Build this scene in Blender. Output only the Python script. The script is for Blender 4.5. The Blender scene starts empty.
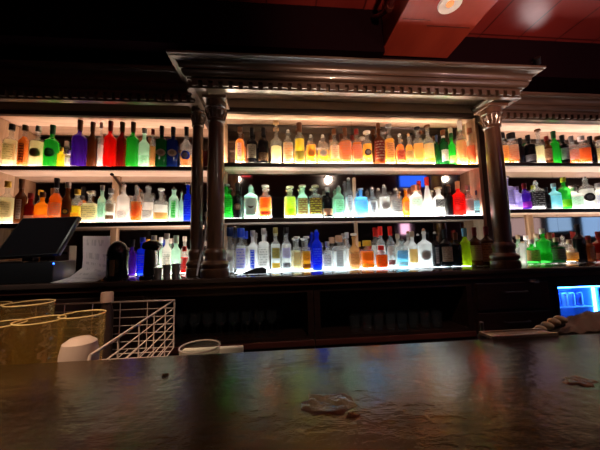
import bpy, bmesh, math, random
from mathutils import Vector, Matrix
random.seed(7)
PI = math.pi
C = bpy.context.scene.collection
OZ = .30                       # lifts the measured frame so that the floor is z = 0

# ------------------------------------------------------------------ camera
F = 270.0
CP = Vector((.377, -2.201, .987 + OZ)); YAW, PIT, ROL = .092, .097, -.024
cf = Vector((math.sin(YAW)*math.cos(PIT), math.cos(YAW)*math.cos(PIT), math.sin(PIT)))
_r = cf.cross(Vector((0, 0, 1))).normalized(); _u = _r.cross(cf)
cr = _r*math.cos(ROL) + _u*math.sin(ROL); cu = -_r*math.sin(ROL) + _u*math.cos(ROL)
def at(px, py, Y):
    v = cf + cr*((px-300)/F) - cu*((py-225)/F)
    return CP + v*((Y-CP.y)/v.y)
def atz(px, py, z):
    v = cf + cr*((px-300)/F) - cu*((py-225)/F)
    return CP + v*((z-CP.z)/v.z)
def refl(px, py, Ym, Y):       # where a ray mirrored at plane Ym arrives on plane Y
    v = cf + cr*((px-300)/F) - cu*((py-225)/F)
    h = CP + v*((Ym-CP.y)/v.y); v.y = -v.y
    return h + v*((Y-h.y)/v.y)
cd = bpy.data.cameras.new('camera'); cam = bpy.data.objects.new('camera', cd); C.objects.link(cam)
M = Matrix((cr, cu, -cf)).transposed().to_4x4(); M.translation = CP
cam.matrix_world = M
cd.sensor_width = 36; cd.lens = F/600*36; cd.clip_start = .02; cd.clip_end = 60
bpy.context.scene.camera = cam

# ------------------------------------------------------------------ materials
def new_mat(name):
    m = bpy.data.materials.new(name); m.use_nodes = True
    nt = m.node_tree; nt.nodes.clear()
    out = nt.nodes.new('ShaderNodeOutputMaterial')
    return m, nt, out
def N(nt, t, **kw):
    n = nt.nodes.new(t)
    for k, v in kw.items():
        if k in n.inputs: n.inputs[k].default_value = v
        else: setattr(n, k, v)
    return n
_cache = {}
def c4(c): return (c[0], c[1], c[2], 1)
def plain(c, rough=.5, metal=0.0, noise=.12, scale=30, bump=0.0, coat=0.0):
    key = ('p', c, rough, metal, noise, scale, bump, coat)
    if key in _cache: return _cache[key]
    m, nt, out = new_mat('surface')
    b = N(nt, 'ShaderNodeBsdfPrincipled', Roughness=rough, Metallic=metal)
    b.inputs['Coat Weight'].default_value = coat
    tc = N(nt, 'ShaderNodeTexCoord'); nz = N(nt, 'ShaderNodeTexNoise', Scale=scale, Detail=4.0)
    nt.links.new(tc.outputs['Object'], nz.inputs['Vector'])
    mx = N(nt, 'ShaderNodeMix', data_type='RGBA')
    mx.inputs[6].default_value = c4(tuple(max(0, x*(1-noise)) for x in c)); mx.inputs[7].default_value = c4(tuple(min(1, x*(1+noise)) for x in c))
    nt.links.new(nz.outputs['Fac'], mx.inputs[0]); nt.links.new(mx.outputs[2], b.inputs['Base Color'])
    if bump:
        bp = N(nt, 'ShaderNodeBump', Strength=bump, Distance=.01)
        nt.links.new(nz.outputs['Fac'], bp.inputs['Height']); nt.links.new(bp.outputs[0], b.inputs['Normal'])
    nt.links.new(b.outputs[0], out.inputs[0]); _cache[key] = m; return m
def wood(c1, c2, rough=.35, axis='X', scale=6, coat=.2):
    key = ('w', c1, c2, rough, axis, scale)
    if key in _cache: return _cache[key]
    m, nt, out = new_mat('wood')
    b = N(nt, 'ShaderNodeBsdfPrincipled', Roughness=rough); b.inputs['Coat Weight'].default_value = coat
    tc = N(nt, 'ShaderNodeTexCoord'); mp = N(nt, 'ShaderNodeMapping')
    mp.inputs['Scale'].default_value = {'X': (.12, 1, 1), 'Z': (1, 1, .12), 'Y': (1, .12, 1)}[axis]
    nz = N(nt, 'ShaderNodeTexNoise', Scale=scale*4, Detail=6.0, Distortion=.8)
    nt.links.new(tc.outputs['Object'], mp.inputs[0]); nt.links.new(mp.outputs[0], nz.inputs['Vector'])
    cr_ = N(nt, 'ShaderNodeValToRGB'); cr_.color_ramp.elements[0].position = .3; cr_.color_ramp.elements[1].position = .7
    cr_.color_ramp.elements[0].color = c4(c1); cr_.color_ramp.elements[1].color = c4(c2)
    nt.links.new(nz.outputs['Fac'], cr_.inputs[0]); nt.links.new(cr_.outputs[0], b.inputs['Base Color'])
    bp = N(nt, 'ShaderNodeBump', Strength=.15, Distance=.004)
    nt.links.new(nz.outputs['Fac'], bp.inputs['Height']); nt.links.new(bp.outputs[0], b.inputs['Normal'])
    nt.links.new(b.outputs[0], out.inputs[0]); _cache[key] = m; return m
def emit(c, s):
    key = ('e', c, s)
    if key in _cache: return _cache[key]
    m, nt, out = new_mat('lamp_glow'); e = N(nt, 'ShaderNodeEmission', Color=c4(c), Strength=s)
    nt.links.new(e.outputs[0], out.inputs[0]); _cache[key] = m; return m
def glass(c, body=.3, rough=.06):
    """tinted container glass: lets tinted light through, scatters a little, reflects at its rim"""
    key = ('g', c, body, rough)
    if key in _cache: return _cache[key]
    m, nt, out = new_mat('tinted_glass')
    t = N(nt, 'ShaderNodeBsdfTransparent', Color=c4(tuple(x**.5 for x in c)))
    d = N(nt, 'ShaderNodeBsdfTranslucent', Color=c4(c)); df = N(nt, 'ShaderNodeBsdfDiffuse', Color=c4(c))
    s1 = N(nt, 'ShaderNodeMixShader', Fac=.35); nt.links.new(d.outputs[0], s1.inputs[1]); nt.links.new(df.outputs[0], s1.inputs[2])
    s2 = N(nt, 'ShaderNodeMixShader', Fac=body); nt.links.new(t.outputs[0], s2.inputs[1]); nt.links.new(s1.outputs[0], s2.inputs[2])
    g = N(nt, 'ShaderNodeBsdfGlossy', Roughness=rough)
    fr = N(nt, 'ShaderNodeFresnel', IOR=1.5)
    ge = N(nt, 'ShaderNodeNewGeometry'); iv = N(nt, 'ShaderNodeMath', operation='SUBTRACT'); iv.inputs[0].default_value = 1; nt.links.new(ge.outputs['Backfacing'], iv.inputs[1])
    ml = N(nt, 'ShaderNodeMath', operation='MULTIPLY'); nt.links.new(fr.outputs[0], ml.inputs[0]); nt.links.new(iv.outputs[0], ml.inputs[1])
    s3 = N(nt, 'ShaderNodeMixShader'); nt.links.new(ml.outputs[0], s3.inputs[0]); nt.links.new(s2.outputs[0], s3.inputs[1]); nt.links.new(g.outputs[0], s3.inputs[2])
    nt.links.new(s3.outputs[0], out.inputs[0]); _cache[key] = m; return m
def label_mat(base, ink, amount=.5):
    key = ('l', base, ink, amount)
    if key in _cache: return _cache[key]
    m, nt, out = new_mat('printed_paper')
    b = N(nt, 'ShaderNodeBsdfPrincipled', Roughness=.6)
    uv = N(nt, 'ShaderNodeUVMap'); sp = N(nt, 'ShaderNodeSeparateXYZ'); nt.links.new(uv.outputs[0], sp.inputs[0])
    def mth(op, a, bb=None, v=None):
        n = N(nt, 'ShaderNodeMath', operation=op); nt.links.new(a, n.inputs[0])
        if bb is not None: nt.links.new(bb, n.inputs[1])
        if v is not None: n.inputs[1].default_value = v
        return n.outputs[0]
    fr = mth('FRACT', mth('MULTIPLY', sp.outputs['Y'], v=7.0))
    st = mth('LESS_THAN', mth('ABSOLUTE', mth('SUBTRACT', fr, v=.5)), v=.22)
    mp = N(nt, 'ShaderNodeMapping'); mp.inputs['Scale'].default_value = (18, 7, 1); nt.links.new(uv.outputs[0], mp.inputs[0])
    nz = N(nt, 'ShaderNodeTexNoise', Scale=1.0, Detail=1.0); nt.links.new(mp.outputs[0], nz.inputs['Vector'])
    ga = mth('GREATER_THAN', nz.outputs['Fac'], v=1-amount)
    ed = mth('LESS_THAN', mth('ABSOLUTE', mth('SUBTRACT', sp.outputs['X'], v=.5)), v=.38)
    f = mth('MULTIPLY', mth('MULTIPLY', st, ga), ed)
    ink = tuple(.55*a+.45*b_ for a, b_ in zip(ink, base))
    mx = N(nt, 'ShaderNodeMix', data_type='RGBA'); mx.inputs[6].default_value = c4(base); mx.inputs[7].default_value = c4(ink)
    nt.links.new(f, mx.inputs[0]); nt.links.new(mx.outputs[2], b.inputs['Base Color'])
    tr = N(nt, 'ShaderNodeBsdfTranslucent'); nt.links.new(mx.outputs[2], tr.inputs[0])
    ms = N(nt, 'ShaderNodeMixShader', Fac=.45); nt.links.new(b.outputs[0], ms.inputs[1]); nt.links.new(tr.outputs[0], ms.inputs[2])
    nt.links.new(ms.outputs[0], out.inputs[0]); _cache[key] = m; return m

DARKWOOD = wood((.035, .021, .014), (.075, .045, .030), .3, 'X')
DARKWOODZ = wood((.04, .018, .010), (.10, .045, .024), .28, 'Z')
CABWOOD = wood((.014, .006, .004), (.035, .014, .009), .35, 'X')
PALEWOOD = wood((.56, .38, .28), (.74, .54, .42), .5, 'X')
PALEWOODZ = wood((.42, .26, .15), (.60, .40, .26), .5, 'Z')
EDGE = plain((.02, .01, .007), .4)
BLACK = plain((.008, .008, .009), .35)
BLACKGLOSS = plain((.006, .006, .007), .12)
WHITE = plain((.75, .72, .70), .5)
STEEL = plain((.5, .5, .5), .22, 1.0, .05)

# ------------------------------------------------------------------ mesh helpers
def tag(o, label=None, cat=None, group=None, kind=None):
    if label: o['label'] = label
    if cat: o['category'] = cat
    if group: o['group'] = group
    if kind: o['kind'] = kind
    return o
def empty(name, loc=(0, 0, 0), rz=0):
    o = bpy.data.objects.new(name, None); C.objects.link(o); o.location = loc; o.rotation_euler.z = rz
    o.empty_display_size = .05; return o
class MB:
    def __init__(s): s.bm = bmesh.new(); s.uv = s.bm.loops.layers.uv.new('UVMap')
    def box(s, a, b):
        x0, y0, z0 = [min(p, q) for p, q in zip(a, b)]; x1, y1, z1 = [max(p, q) for p, q in zip(a, b)]
        v = [s.bm.verts.new(p) for p in ((x0,y0,z0),(x1,y0,z0),(x1,y1,z0),(x0,y1,z0),(x0,y0,z1),(x1,y0,z1),(x1,y1,z1),(x0,y1,z1))]
        for f in ((3,2,1,0),(4,5,6,7),(0,1,5,4),(1,2,6,5),(2,3,7,6),(3,0,4,7)): s.bm.faces.new([v[i] for i in f])
        return s
    def prism(s, pts, off):
        a = [s.bm.verts.new(p) for p in pts]; b = [s.bm.verts.new(Vector(p)+Vector(off)) for p in pts]
        s.bm.faces.new(a[::-1]); s.bm.faces.new(b)
        n = len(a)
        for i in range(n): s.bm.faces.new((a[i], a[(i+1) % n], b[(i+1) % n], b[i]))
        return s
    def lathe(s, prof, n=24, ysc=1.0, ex=2.0, c=(0, 0, 0), cap=True):
        rings = []
        for r, z in prof:
            if r < 1e-6: rings.append([s.bm.verts.new((c[0], c[1], c[2]+z))]); continue
            ring = []
            for k in range(n):
                a = 2*PI*k/n; ca, sa = math.cos(a), math.sin(a)
                q = (abs(ca)**ex + abs(sa)**ex)**(-1/ex)
                e = 1.0 if ex == 2 else min(1.0, 1.0)
                ring.append(s.bm.verts.new((c[0]+r*q*ca*e, c[1]+r*q*sa*ysc, c[2]+z)))
            rings.append(ring)
        for A, B in zip(rings, rings[1:]):
            if len(A) == 1 and len(B) == 1: continue
            for k in range(n):
                j = (k+1) % n
                if len(A) == 1: s.bm.faces.new((A[0], B[j], B[k]))
                elif len(B) == 1: s.bm.faces.new((A[k], A[j], B[0]))
                else: s.bm.faces.new((A[k], A[j], B[j], B[k]))
        if cap:
            if len(rings[0]) > 1: s.bm.faces.new(rings[0][::-1])
            if len(rings[-1]) > 1: s.bm.faces.new(rings[-1])
        return s
    def tube(s, pts, r, n=8, closed=False):
        pts = [Vector(p) for p in pts]; rings = []
        m = len(pts)
        for i, p in enumerate(pts):
            if closed: d = pts[(i+1) % m]-pts[i-1]
            else: d = pts[min(i+1, m-1)]-pts[max(i-1, 0)]
            d.normalize(); up = Vector((0, 0, 1)) if abs(d.z) < .9 else Vector((1, 0, 0))
            a = d.cross(up).normalized(); b = a.cross(d)
            rr = r[i] if isinstance(r, (list, tuple)) else r
            rings.append([s.bm.verts.new(p+(a*math.cos(2*PI*k/n)+b*math.sin(2*PI*k/n))*rr) for k in range(n)])
        for i in range(m if closed else m-1):
            A, B = rings[i], rings[(i+1) % m]
            for k in range(n): s.bm.faces.new((A[k], A[(k+1) % n], B[(k+1) % n], B[k]))
        if not closed: s.bm.faces.new(rings[0][::-1]); s.bm.faces.new(rings[-1])
        return s
    def grid(s, fn, nu, nv, thick=0.0, uv=True):
        V = [[s.bm.verts.new(fn(i/nu, j/nv)) for j in range(nv+1)] for i in range(nu+1)]
        for i in range(nu):
            for j in range(nv):
                f = s.bm.faces.new((V[i][j], V[i+1][j], V[i+1][j+1], V[i][j+1]))
                for l, (a, b) in zip(f.loops, ((i, j), (i+1, j), (i+1, j+1), (i, j+1))): l[s.uv].uv = (a/nu, b/nv)
        if thick: bmesh.ops.solidify(s.bm, geom=list(s.bm.faces), thickness=thick)
        return s
    def disc(s, fn, n=20, inner=None):
        c = s.bm.verts.new(fn(0, 0)); ring = [s.bm.verts.new(fn(math.cos(2*PI*k/n), math.sin(2*PI*k/n))) for k in range(n)]
        for k in range(n):
            f = s.bm.faces.new((c, ring[k], ring[(k+1) % n]))
            for l, (a, b) in zip(f.loops, ((.5, .5), (.5+.5*math.cos(2*PI*k/n), .5+.5*math.sin(2*PI*k/n)), (.5+.5*math.cos(2*PI*(k+1)/n), .5+.5*math.sin(2*PI*(k+1)/n)))): l[s.uv].uv = (a, b)
        return s
    def bevel(s, w, seg=2):
        bmesh.ops.bevel(s.bm, geom=list(s.bm.edges), offset=w, segments=seg, affect='EDGES', profile=.5); return s
    def build(s, name, mat, parent=None, smooth=False, mesh_name=None):
        bmesh.ops.recalc_face_normals(s.bm, faces=list(s.bm.faces)) if smooth != 'keep' else None
        me = bpy.data.meshes.new(mesh_name or name); s.bm.to_mesh(me); s.bm.free()
        me.materials.append(mat)
        if smooth:
            for p in me.polygons: p.use_smooth = True
            try: me.set_sharp_from_angle(angle=math.radians(40))
            except Exception: pass
        o = bpy.data.objects.new(name, me); C.objects.link(o)
        if parent: o.parent = parent
        return o

Z = lambda z: z+OZ
# measured shelf heights and planes
ZC, Z0, Z1, ZS = Z(.833), Z(1.247), Z(1.686), Z(2.098)
YF, YSB = -.12, -.04          # front planes of centre / side shelves
YM, YMS = 0.0, .165            # mirror planes
XL, XR = -.025, 2.10          # centre bay inner faces
LX0, LX1 = -1.74, -.13        # left bay
RX0, RX1 = 2.24, 3.95         # right bay
RZ0, RZ1, RZS = Z(1.307), Z(1.730), Z(2.112)
YCF = -.465                   # counter front edge

# ------------------------------------------------------------------ room
def struct(name, a, b, m): return tag(MB().box(a, b).build(name, m), kind='structure')
struct('floor', (-3.6, -6.1, -.05), (5.6, .6, 0), plain((.03, .018, .012), .5))
struct('wall_back', (-3.6, .20, 0), (5.6, .32, Z(2.68)), plain((.012, .006, .006), .6))
struct('wall_left', (-3.7, -6.1, 0), (-3.6, .26, Z(2.68)), plain((.05, .012, .01), .6))
struct('wall_right', (5.6, -6.1, 0), (5.7, .26, Z(2.68)), plain((.05, .012, .01), .6))
struct('wall_front', (-3.6, -6.2, 0), (5.6, -6.1, Z(2.68)), plain((.03, .012, .010), .6))
# glossy red ceiling of painted boards
def ceiling_mat():
    m, nt, out = new_mat('glossy_red_board')
    b = N(nt, 'ShaderNodeBsdfPrincipled', Roughness=.34); b.inputs['Coat Weight'].default_value = .0
    tc = N(nt, 'ShaderNodeTexCoord')
    nz = N(nt, 'ShaderNodeTexNoise', Scale=3.0, Detail=5.0); nt.links.new(tc.outputs['Object'], nz.inputs['Vector'])
    r = N(nt, 'ShaderNodeValToRGB'); r.color_ramp.elements[0].color = (.15, .014, .012, 1); r.color_ramp.elements[1].color = (.26, .032, .026, 1)
    br = N(nt, 'ShaderNodeTexBrick', Scale=1.0, offset=0.0); br.inputs['Mortar Size'].default_value = .006
    br.inputs['Brick Width'].default_value = .34; br.inputs['Row Height'].default_value = .34
    br.inputs['Color1'].default_value = (1, 1, 1, 1); br.inputs['Color2'].default_value = (.8, .8, .8, 1); br.inputs['Mortar'].default_value = (.25, .25, .25, 1)
    nt.links.new(tc.outputs['Object'], br.inputs['Vector'])
    mx = N(nt, 'ShaderNodeMix', data_type='RGBA', blend_type='MULTIPLY'); mx.inputs[0].default_value = 1
    nt.links.new(nz.outputs['Fac'], r.inputs[0]); nt.links.new(r.outputs[0], mx.inputs[6]); nt.links.new(br.outputs['Color'], mx.inputs[7])
    nt.links.new(mx.outputs[2], b.inputs['Base Color'])
    bp = N(nt, 'ShaderNodeBump', Strength=.35, Distance=.02); nt.links.new(nz.outputs['Fac'], bp.inputs['Height']); nt.links.new(bp.outputs[0], b.inputs['Normal'])
    nt.links.new(b.outputs[0], out.inputs[0]); return m
RED = ceiling_mat()
struct('ceiling', (-3.6, -6.1, Z(2.68)), (5.6, .26, Z(2.78)), RED)
DK = plain((.006, .002, .003), .95); [setattr(n_.inputs['Specular IOR Level'], 'default_value', 0.0) for n_ in DK.node_tree.nodes if n_.type == 'BSDF_PRINCIPLED']
tag(MB().box((-3.6, -.50, Z(2.36)), (1.16, .14, Z(2.68))).build('trim_1', DK), kind='structure')
tag(MB().box((1.66, -.31, Z(2.36)), (5.6, .14, Z(2.68))).build('trim_2', DK), kind='structure')
tag(MB().box((1.16, -.40, Z(2.36)), (1.66, .14, Z(2.68))).build('trim_3', DK), kind='structure')
# red boxed beam with its round lamp
def beam_mat():
    m, nt, out = new_mat('red_lacquered_wood')
    b = N(nt, 'ShaderNodeBsdfPrincipled', Roughness=.3); b.inputs['Coat Weight'].default_value = .5
    tc = N(nt, 'ShaderNodeTexCoord'); mp = N(nt, 'ShaderNodeMapping'); mp.inputs['Scale'].default_value = (1, .3, 1)
    nz = N(nt, 'ShaderNodeTexNoise', Scale=9.0, Detail=6.0); nt.links.new(tc.outputs['Object'], mp.inputs[0]); nt.links.new(mp.outputs[0], nz.inputs['Vector'])
    r = N(nt, 'ShaderNodeValToRGB'); r.color_ramp.elements[0].position = .3; r.color_ramp.elements[0].color = (.24, .030, .018, 1); r.color_ramp.elements[1].color = (.42, .065, .035, 1)
    nt.links.new(nz.outputs['Fac'], r.inputs[0]); nt.links.new(r.outputs[0], b.inputs['Base Color'])
    nt.links.new(b.outputs[0], out.inputs[0]); return m
bmroot = tag(empty('ceiling_beam', (0, 0, 0)), 'red lacquered boxed beam running out from the ceiling above the back bar', 'beam')
BX0, BX1, BZ = 1.155, 1.675, Z(2.395)
MB().box((BX0, -2.3, BZ), (BX1, -.42, Z(2.679))).bevel(.006).build('beam_casing', beam_mat(), bmroot)
mb = MB()
mb.box((BX0+.02, -.74, BZ-.0015), (BX0+.20, -.736, BZ+.002)); mb.box((BX0+.2, -.70, BZ-.0015), (BX1-.03, -.696, BZ+.002))
mb.build('board_joint', plain((.05, .008, .006), .6), bmroot)
lc = atz(450, 3, BZ)
lamp = tag(empty('ceiling_light', (lc.x, lc.y, BZ)), 'round white downlight set in the underside of the red beam', 'light')
MB().lathe([(.035, -.004), (.062, -.012), (.066, 0), (.066, .002)], 28).build('trim_ring', plain((.8, .74, .68), .4), lamp, True)
MB().lathe([(0, -.014), (.02, -.012), (.022, -.004)], 20, cap=False).build('bulb', emit((1, .35, .12), .7), lamp, True)
p0 = at(386, 2, -.9)
cnd = tag(empty('ceiling_conduit', (0, 0, 0)), 'dark curved pipe against the left side of the red beam', 'pipe')
pts = [(BX0-.035, -1.3, Z(2.66)), (BX0-.035, -1.0, Z(2.60)), (BX0-.035, -.85, Z(2.52)), (BX0-.04, -.70, Z(2.50)), (BX0-.06, -.60, Z(2.54)), (BX0-.07, -.52, Z(2.60))]
MB().tube(pts, .016, 10).build('pipe', plain((.10, .02, .02), .25, .3), cnd, True)
for k in (1, 3):
    q = Vector(pts[k]); MB().tube([q+Vector((0, -.012, 0)), q+Vector((0, .012, 0))], .022, 10).build('clamp', plain((.12, .03, .025), .3, .5), cnd)

# ------------------------------------------------------------------ back bar carcase
bb = tag(empty('back_bar', (1.04, -.1, ZC)), 'tall dark carved wooden back bar with columns, cornice and mirrors behind the counter', 'back bar')
bb.location = (0, 0, 0)
def sweep(mb, prof, x0, x1, yf, yb):
    """profile (outward offset, z) swept along left return, front, right return with mitres"""
    rings = []
    for o, z in prof:
        rings.append([mb.bm.verts.new(p) for p in ((x0-o, yb, z), (x0-o, yf-o, z), (x1+o, yf-o, z), (x1+o, yb, z))])
    for A, B in zip(rings, rings[1:]):
        for k in range(3): mb.bm.faces.new((A[k], A[k+1], B[k+1], B[k]))
    for k in range(3): mb.bm.faces.new((rings[-1][k], rings[-1][k+1], rings[0][k+1], rings[0][k]))
    mb.bm.faces.new([r[0] for r in rings]); mb.bm.faces.new([r[3] for r in rings][::-1])
def crown(z0, z1, d):
    h = z1-z0
    P = [(-.025, .0), (.012, 0), (.012, .035), (.004, .05), (.004, .30), (.02, .315), (.02, .36)]
    for k in range(7):
        a = k/6*PI/2; P.append((.02+(.45*d-.02)*math.sin(a)*.9, .36+.22*(1-math.cos(a))))
    P += [(.50*d, .60), (.50*d, .64)]
    for k in range(7):
        a = k/6*PI/2; P.append((.50*d+.36*d*(1-math.cos(a)), .64+.22*math.sin(a)))
    P += [(.90*d, .87), (.93*d, .90), (d, .92), (d, 1.0), (-.025, 1.0)]
    return [(o, z0+f*h) for o, f in P]
def cornice(x0, x1, yf, yb, z0, z1, d, sp, dn=(.05, .26)):
    mb = MB(); sweep(mb, crown(z0, z1, d), x0, x1, yf, yb); o = mb.build('cornice', DARKWOOD, bb, True)
    MB().box((x0+.026, yf+.026, z1-.012), (x1-.026, yb, z1-.001)).build('dust_board', DARKWOOD, o)
    h = z1-z0; zt, zb_ = z0+dn[1]*h, z0+dn[0]*h
    def teeth(L):                            # toothed outline (along, z), one connected strip
        n = max(1, int(L/sp)); p = L/n; pts = [(0, zt+.004)]
        for k in range(n): a = (k+.5)*p; pts += [(a-sp*.29, zt-.004), (a-sp*.29, zb_), (a+sp*.29, zb_), (a+sp*.29, zt-.004)]
        return pts+[(L, zt+.004)]
    MB().prism([(x0+a, yf-.030, z) for a, z in teeth(x1-x0)], (0, .026, 0)).build('dentil_row', DARKWOOD, o)
    for xs in (x0-.030, x1+.004): MB().prism([(xs, yf+.001+a, z) for a, z in teeth(yb-yf-.002)], (.026, 0, 0)).build('dentil_row', DARKWOOD, o)
    return o
cornice(-.15, 2.14, -.5, -.005, Z(2.045), Z(2.22), .115, .062)
cornice(-2.35, -.17, -.29, .13, Z(2.06), Z(2.285), .09, .055)
cornice(2.17, 4.4, -.29, .13, Z(1.995), Z(2.18), .09, .055)
# frieze boards and dark headers
def board(name, a, b, m, par=bb): return MB().box(a, b).bevel(.002, 1).build(name, m, par)
board('header_rail', (XL-.02, YF-.004, ZS), (XR+.02, YF+.03, Z(2.137)), EDGE)
board('frieze_board', (-.10, YF+.004, Z(2.137)), (2.12, YF+.026, Z(2.30)), wood((.34, .24, .17), (.46, .33, .24), .45, 'X'))
board('soffit_board', (XL-.02, YF+.03, ZS+.004), (XR+.02, .0, ZS+.022), PALEWOOD)
board('header_rail', (LX0-.02, YSB-.004, Z(2.082)), (LX1, YSB+.03, Z(2.120)), EDGE)
board('frieze_board', (LX0-.6, YSB+.004, Z(2.120)), (LX1, YSB+.026, Z(2.30)), wood((.20, .15, .11), (.32, .26, .20), .45, 'X'))
board('soffit_board', (LX0-.6, YSB+.03, Z(2.086)), (LX1, YMS, Z(2.104)), PALEWOOD)
board('header_rail', (RX0-.02, YSB-.004, RZS), (RX1+.4, YSB+.03, RZS+.03), EDGE)
board('frieze_board', (RX0-.04, YSB+.004, RZS+.03), (RX1+.4, YSB+.026, Z(2.26)), DARKWOOD)
board('soffit_board', (RX0-.02, YSB+.03, RZS+.004), (RX1+.4, YMS, RZS+.022), PALEWOOD)
# partitions (the bays' cheeks)
board('side_panel', (XL-.03, YF, ZC), (XL, YM, ZS), PALEWOODZ)
board('side_panel', (XR, YF, ZC), (XR+.03, YM, ZS), PALEWOODZ)
board('side_panel', (LX1, -.10, ZC), (XL-.031, YMS, ZS), DARKWOODZ)
board('side_panel', (XR+.031, -.10, ZC), (RX0, YMS, ZS), DARKWOODZ)
board('side_panel', (LX0-.03, YSB+.01, ZC), (LX0, YMS, Z(2.08)), PALEWOODZ)
board('side_panel', (RX1, YSB, ZC), (RX1+.03, YMS, RZS), PALEWOODZ)
# mirrors
def mirror_mat():
    m, nt, out = new_mat('smoked_mirror')
    g = N(nt, 'ShaderNodeBsdfPrincipled', Metallic=1.0, Roughness=.05)
    tc = N(nt, 'ShaderNodeTexCoord'); nz = N(nt, 'ShaderNodeTexNoise', Scale=2.5, Detail=3.0); nt.links.new(tc.outputs['Object'], nz.inputs['Vector'])
    r = N(nt, 'ShaderNodeValToRGB'); r.color_ramp.elements[0].color = (.52, .46, .42, 1); r.color_ramp.elements[1].color = (.66, .60, .56, 1)
    nt.links.new(nz.outputs['Fac'], r.inputs[0]); nt.links.new(r.outputs[0], g.inputs['Base Color'])
    nt.links.new(g.outputs[0], out.inputs[0]); return m
MIR = mirror_mat()
def mpanel(x0, x1, y, z1): MB().box((x0, y, ZC), (x1, y+.006, z1)).build('mirror_panel', MIR, bb)
mpanel(XL-.03, 1.047, YM, ZS+.004); mpanel(1.049, XR+.03, YM, ZS+.004)
mpanel(LX0-.6, -.95, YMS, Z(2.086)); mpanel(-.948, LX1+.02, YMS, Z(2.086))
mpanel(RX0-.02, 3.1, YMS, RZS+.004); mpanel(3.102, RX1+.4, YMS, RZS+.004)
# wooden mullions over the mirror joints
def mull(x, y, za, zb, w=.035): board('mullion', (x-w/2, y-.022, za), (x+w/2, y, zb), PALEWOODZ)
mull(1.048, YM, ZC, Z1-.09, .022); mull(-.95, YMS, ZC, Z1-.02, .05)
mull(2.80, YMS, ZC, RZ0-.02, .05)
# columns
def column(x, y, z1, s=1.0, mat=DARKWOODZ):
    h = z1-ZC
    P = [(.088, 0), (.092, .006), (.092, .05), (.080, .058), (.090, .072), (.092, .085), (.082, .100), (.070, .108), (.066, .13), (.074, .15), (.070, .17), (.057, .185),
         (.055, .20), (.058, .30*h), (.056, .6*h), (.050, h-.17), (.050, h-.150), (.060, h-.142), (.060, h-.128), (.051, h-.12), (.052, h-.095), (.064, h-.085), (.068, h-.07), (.060, h-.06), (.062, h-.045), (.070, h-.04), (.070, h)]
    o = MB().lathe([(r*s, z) for r, z in P[11:]], 32, c=(x, y, ZC)).build('column', mat, bb, True)
    MB().lathe([(r*s, z) for r, z in P[:12]], 32, c=(x, y, ZC)).build('column_base', mat, o, True)
    mb = MB()
    for k in range(14):                      # leaf carving on the capital
        a = 2*PI*k/14
        mb.tube([(x+.052*s*math.cos(a), y+.052*s*math.sin(a), z1-.125), (x+.062*s*math.cos(a), y+.062*s*math.sin(a), z1-.09), (x+.074*s*math.cos(a), y+.074*s*math.sin(a), z1-.055)], [.004*s, .006*s, .003*s], 6)
    mb.build('capital_carving', mat, o, True)
    MB().box((x-.078*s, y-.078*s, z1), (x+.078*s, y+.078*s, z1+.022)).bevel(.004).build('abacus', mat, o)
column(-.018, -.372, Z(2.022)); column(2.028, -.372, Z(2.022))
column(-.188, -.20, Z(2.075), .74); column(2.175, -.20, Z(2.022), .74)

# ------------------------------------------------------------------ shelves and led strips
def shelf(x0, x1, yf, yb, z, label, edge=EDGE):
    s = tag(empty('bottle_shelf', ((x0+x1)/2, yb, z-.024)), label, 'shelf', 'back bar bottle shelves')
    hx = (x1-x0)/2-.001
    MB().box((-hx, yf-yb+.010, 0), (hx, -.001, .024)).build('shelf_board', PALEWOOD, s)
    MB().box((-hx, yf-yb-.004, -.008), (hx, yf-yb+.010, .024)).bevel(.003).build('shelf_edge', edge, s, True)
    return s
shelf(XL, XR, YF, YM, Z1, 'long upper bottle shelf between the two big columns')
shelf(XL, XR, YF, YM, Z0, 'long middle bottle shelf between the two big columns')
shelf(LX0, LX1, YSB, YMS, Z(1.678), 'upper bottle shelf left of the columns')
shelf(LX0, LX1, YSB, YMS, Z(1.240), 'middle bottle shelf left of the columns, above the dark screen')
shelf(RX0, RX1, YSB, YMS, RZ1, 'upper bottle shelf at the right, beyond the right column')
shelf(RX0, RX1, YSB, YMS, RZ0, 'middle bottle shelf at the right, beyond the right column')
def led(x0, x1, y, z, c, s, where, yf=None):
    """light panel the bottles stand on: a thin channel with a lit diffuser"""
    yf = y-.085 if yf is None else yf
    o = tag(empty('light_panel', ((x0+x1)/2, y, z)), 'glowing light panel lying under the bottles on the '+where, 'light panel', 'light panels under the bottles')
    hx = (x1-x0)/2-.01
    mb = MB(); mb.box((-hx, yf-y-.003, 0), (hx, .003, .0015)); mb.box((-hx, yf-y-.003, .0015), (hx, yf-y, .004)); mb.box((-hx, 0, .0015), (hx, .003, .004)); mb.build('channel', STEEL, o)
    MB().box((-hx, yf-y, .0016), (hx, 0, .0036)).build('diffuser', emit(c, s), o)
WARM, COOL, NEUT = (1.0, .84, .62), (.78, .92, 1.0), (1.0, .88, .80)
K = .74
led(XL, XR, YM-.008, Z1, WARM, 78*K, 'upper shelf between the columns', YF+.018)
led(XL, XR, YM-.008, Z0, (.95, .95, .92), 62*K, 'middle shelf between the columns', YF+.018)
led(XL+.09, XR-.16, YM-.02, ZC, COOL, 7.5*K, 'counter between the columns', -.165)
led(LX0, LX1, YMS-.012, Z(1.678), (1, .70, .54), 10*K, 'upper shelf left of the columns', YSB+.012)
led(LX0, LX1, YMS-.012, Z(1.240), (1, .80, .68), 9*K, 'middle shelf left of the columns', YSB+.012)
led(-.75, LX1, YMS-.012, ZC, NEUT, 12*K, 'counter left of the columns', YSB+.012)
led(RX0, RX1, YMS-.012, RZ1, (1, .80, .70), 11*K, 'upper shelf right of the columns', YSB+.012)
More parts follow.
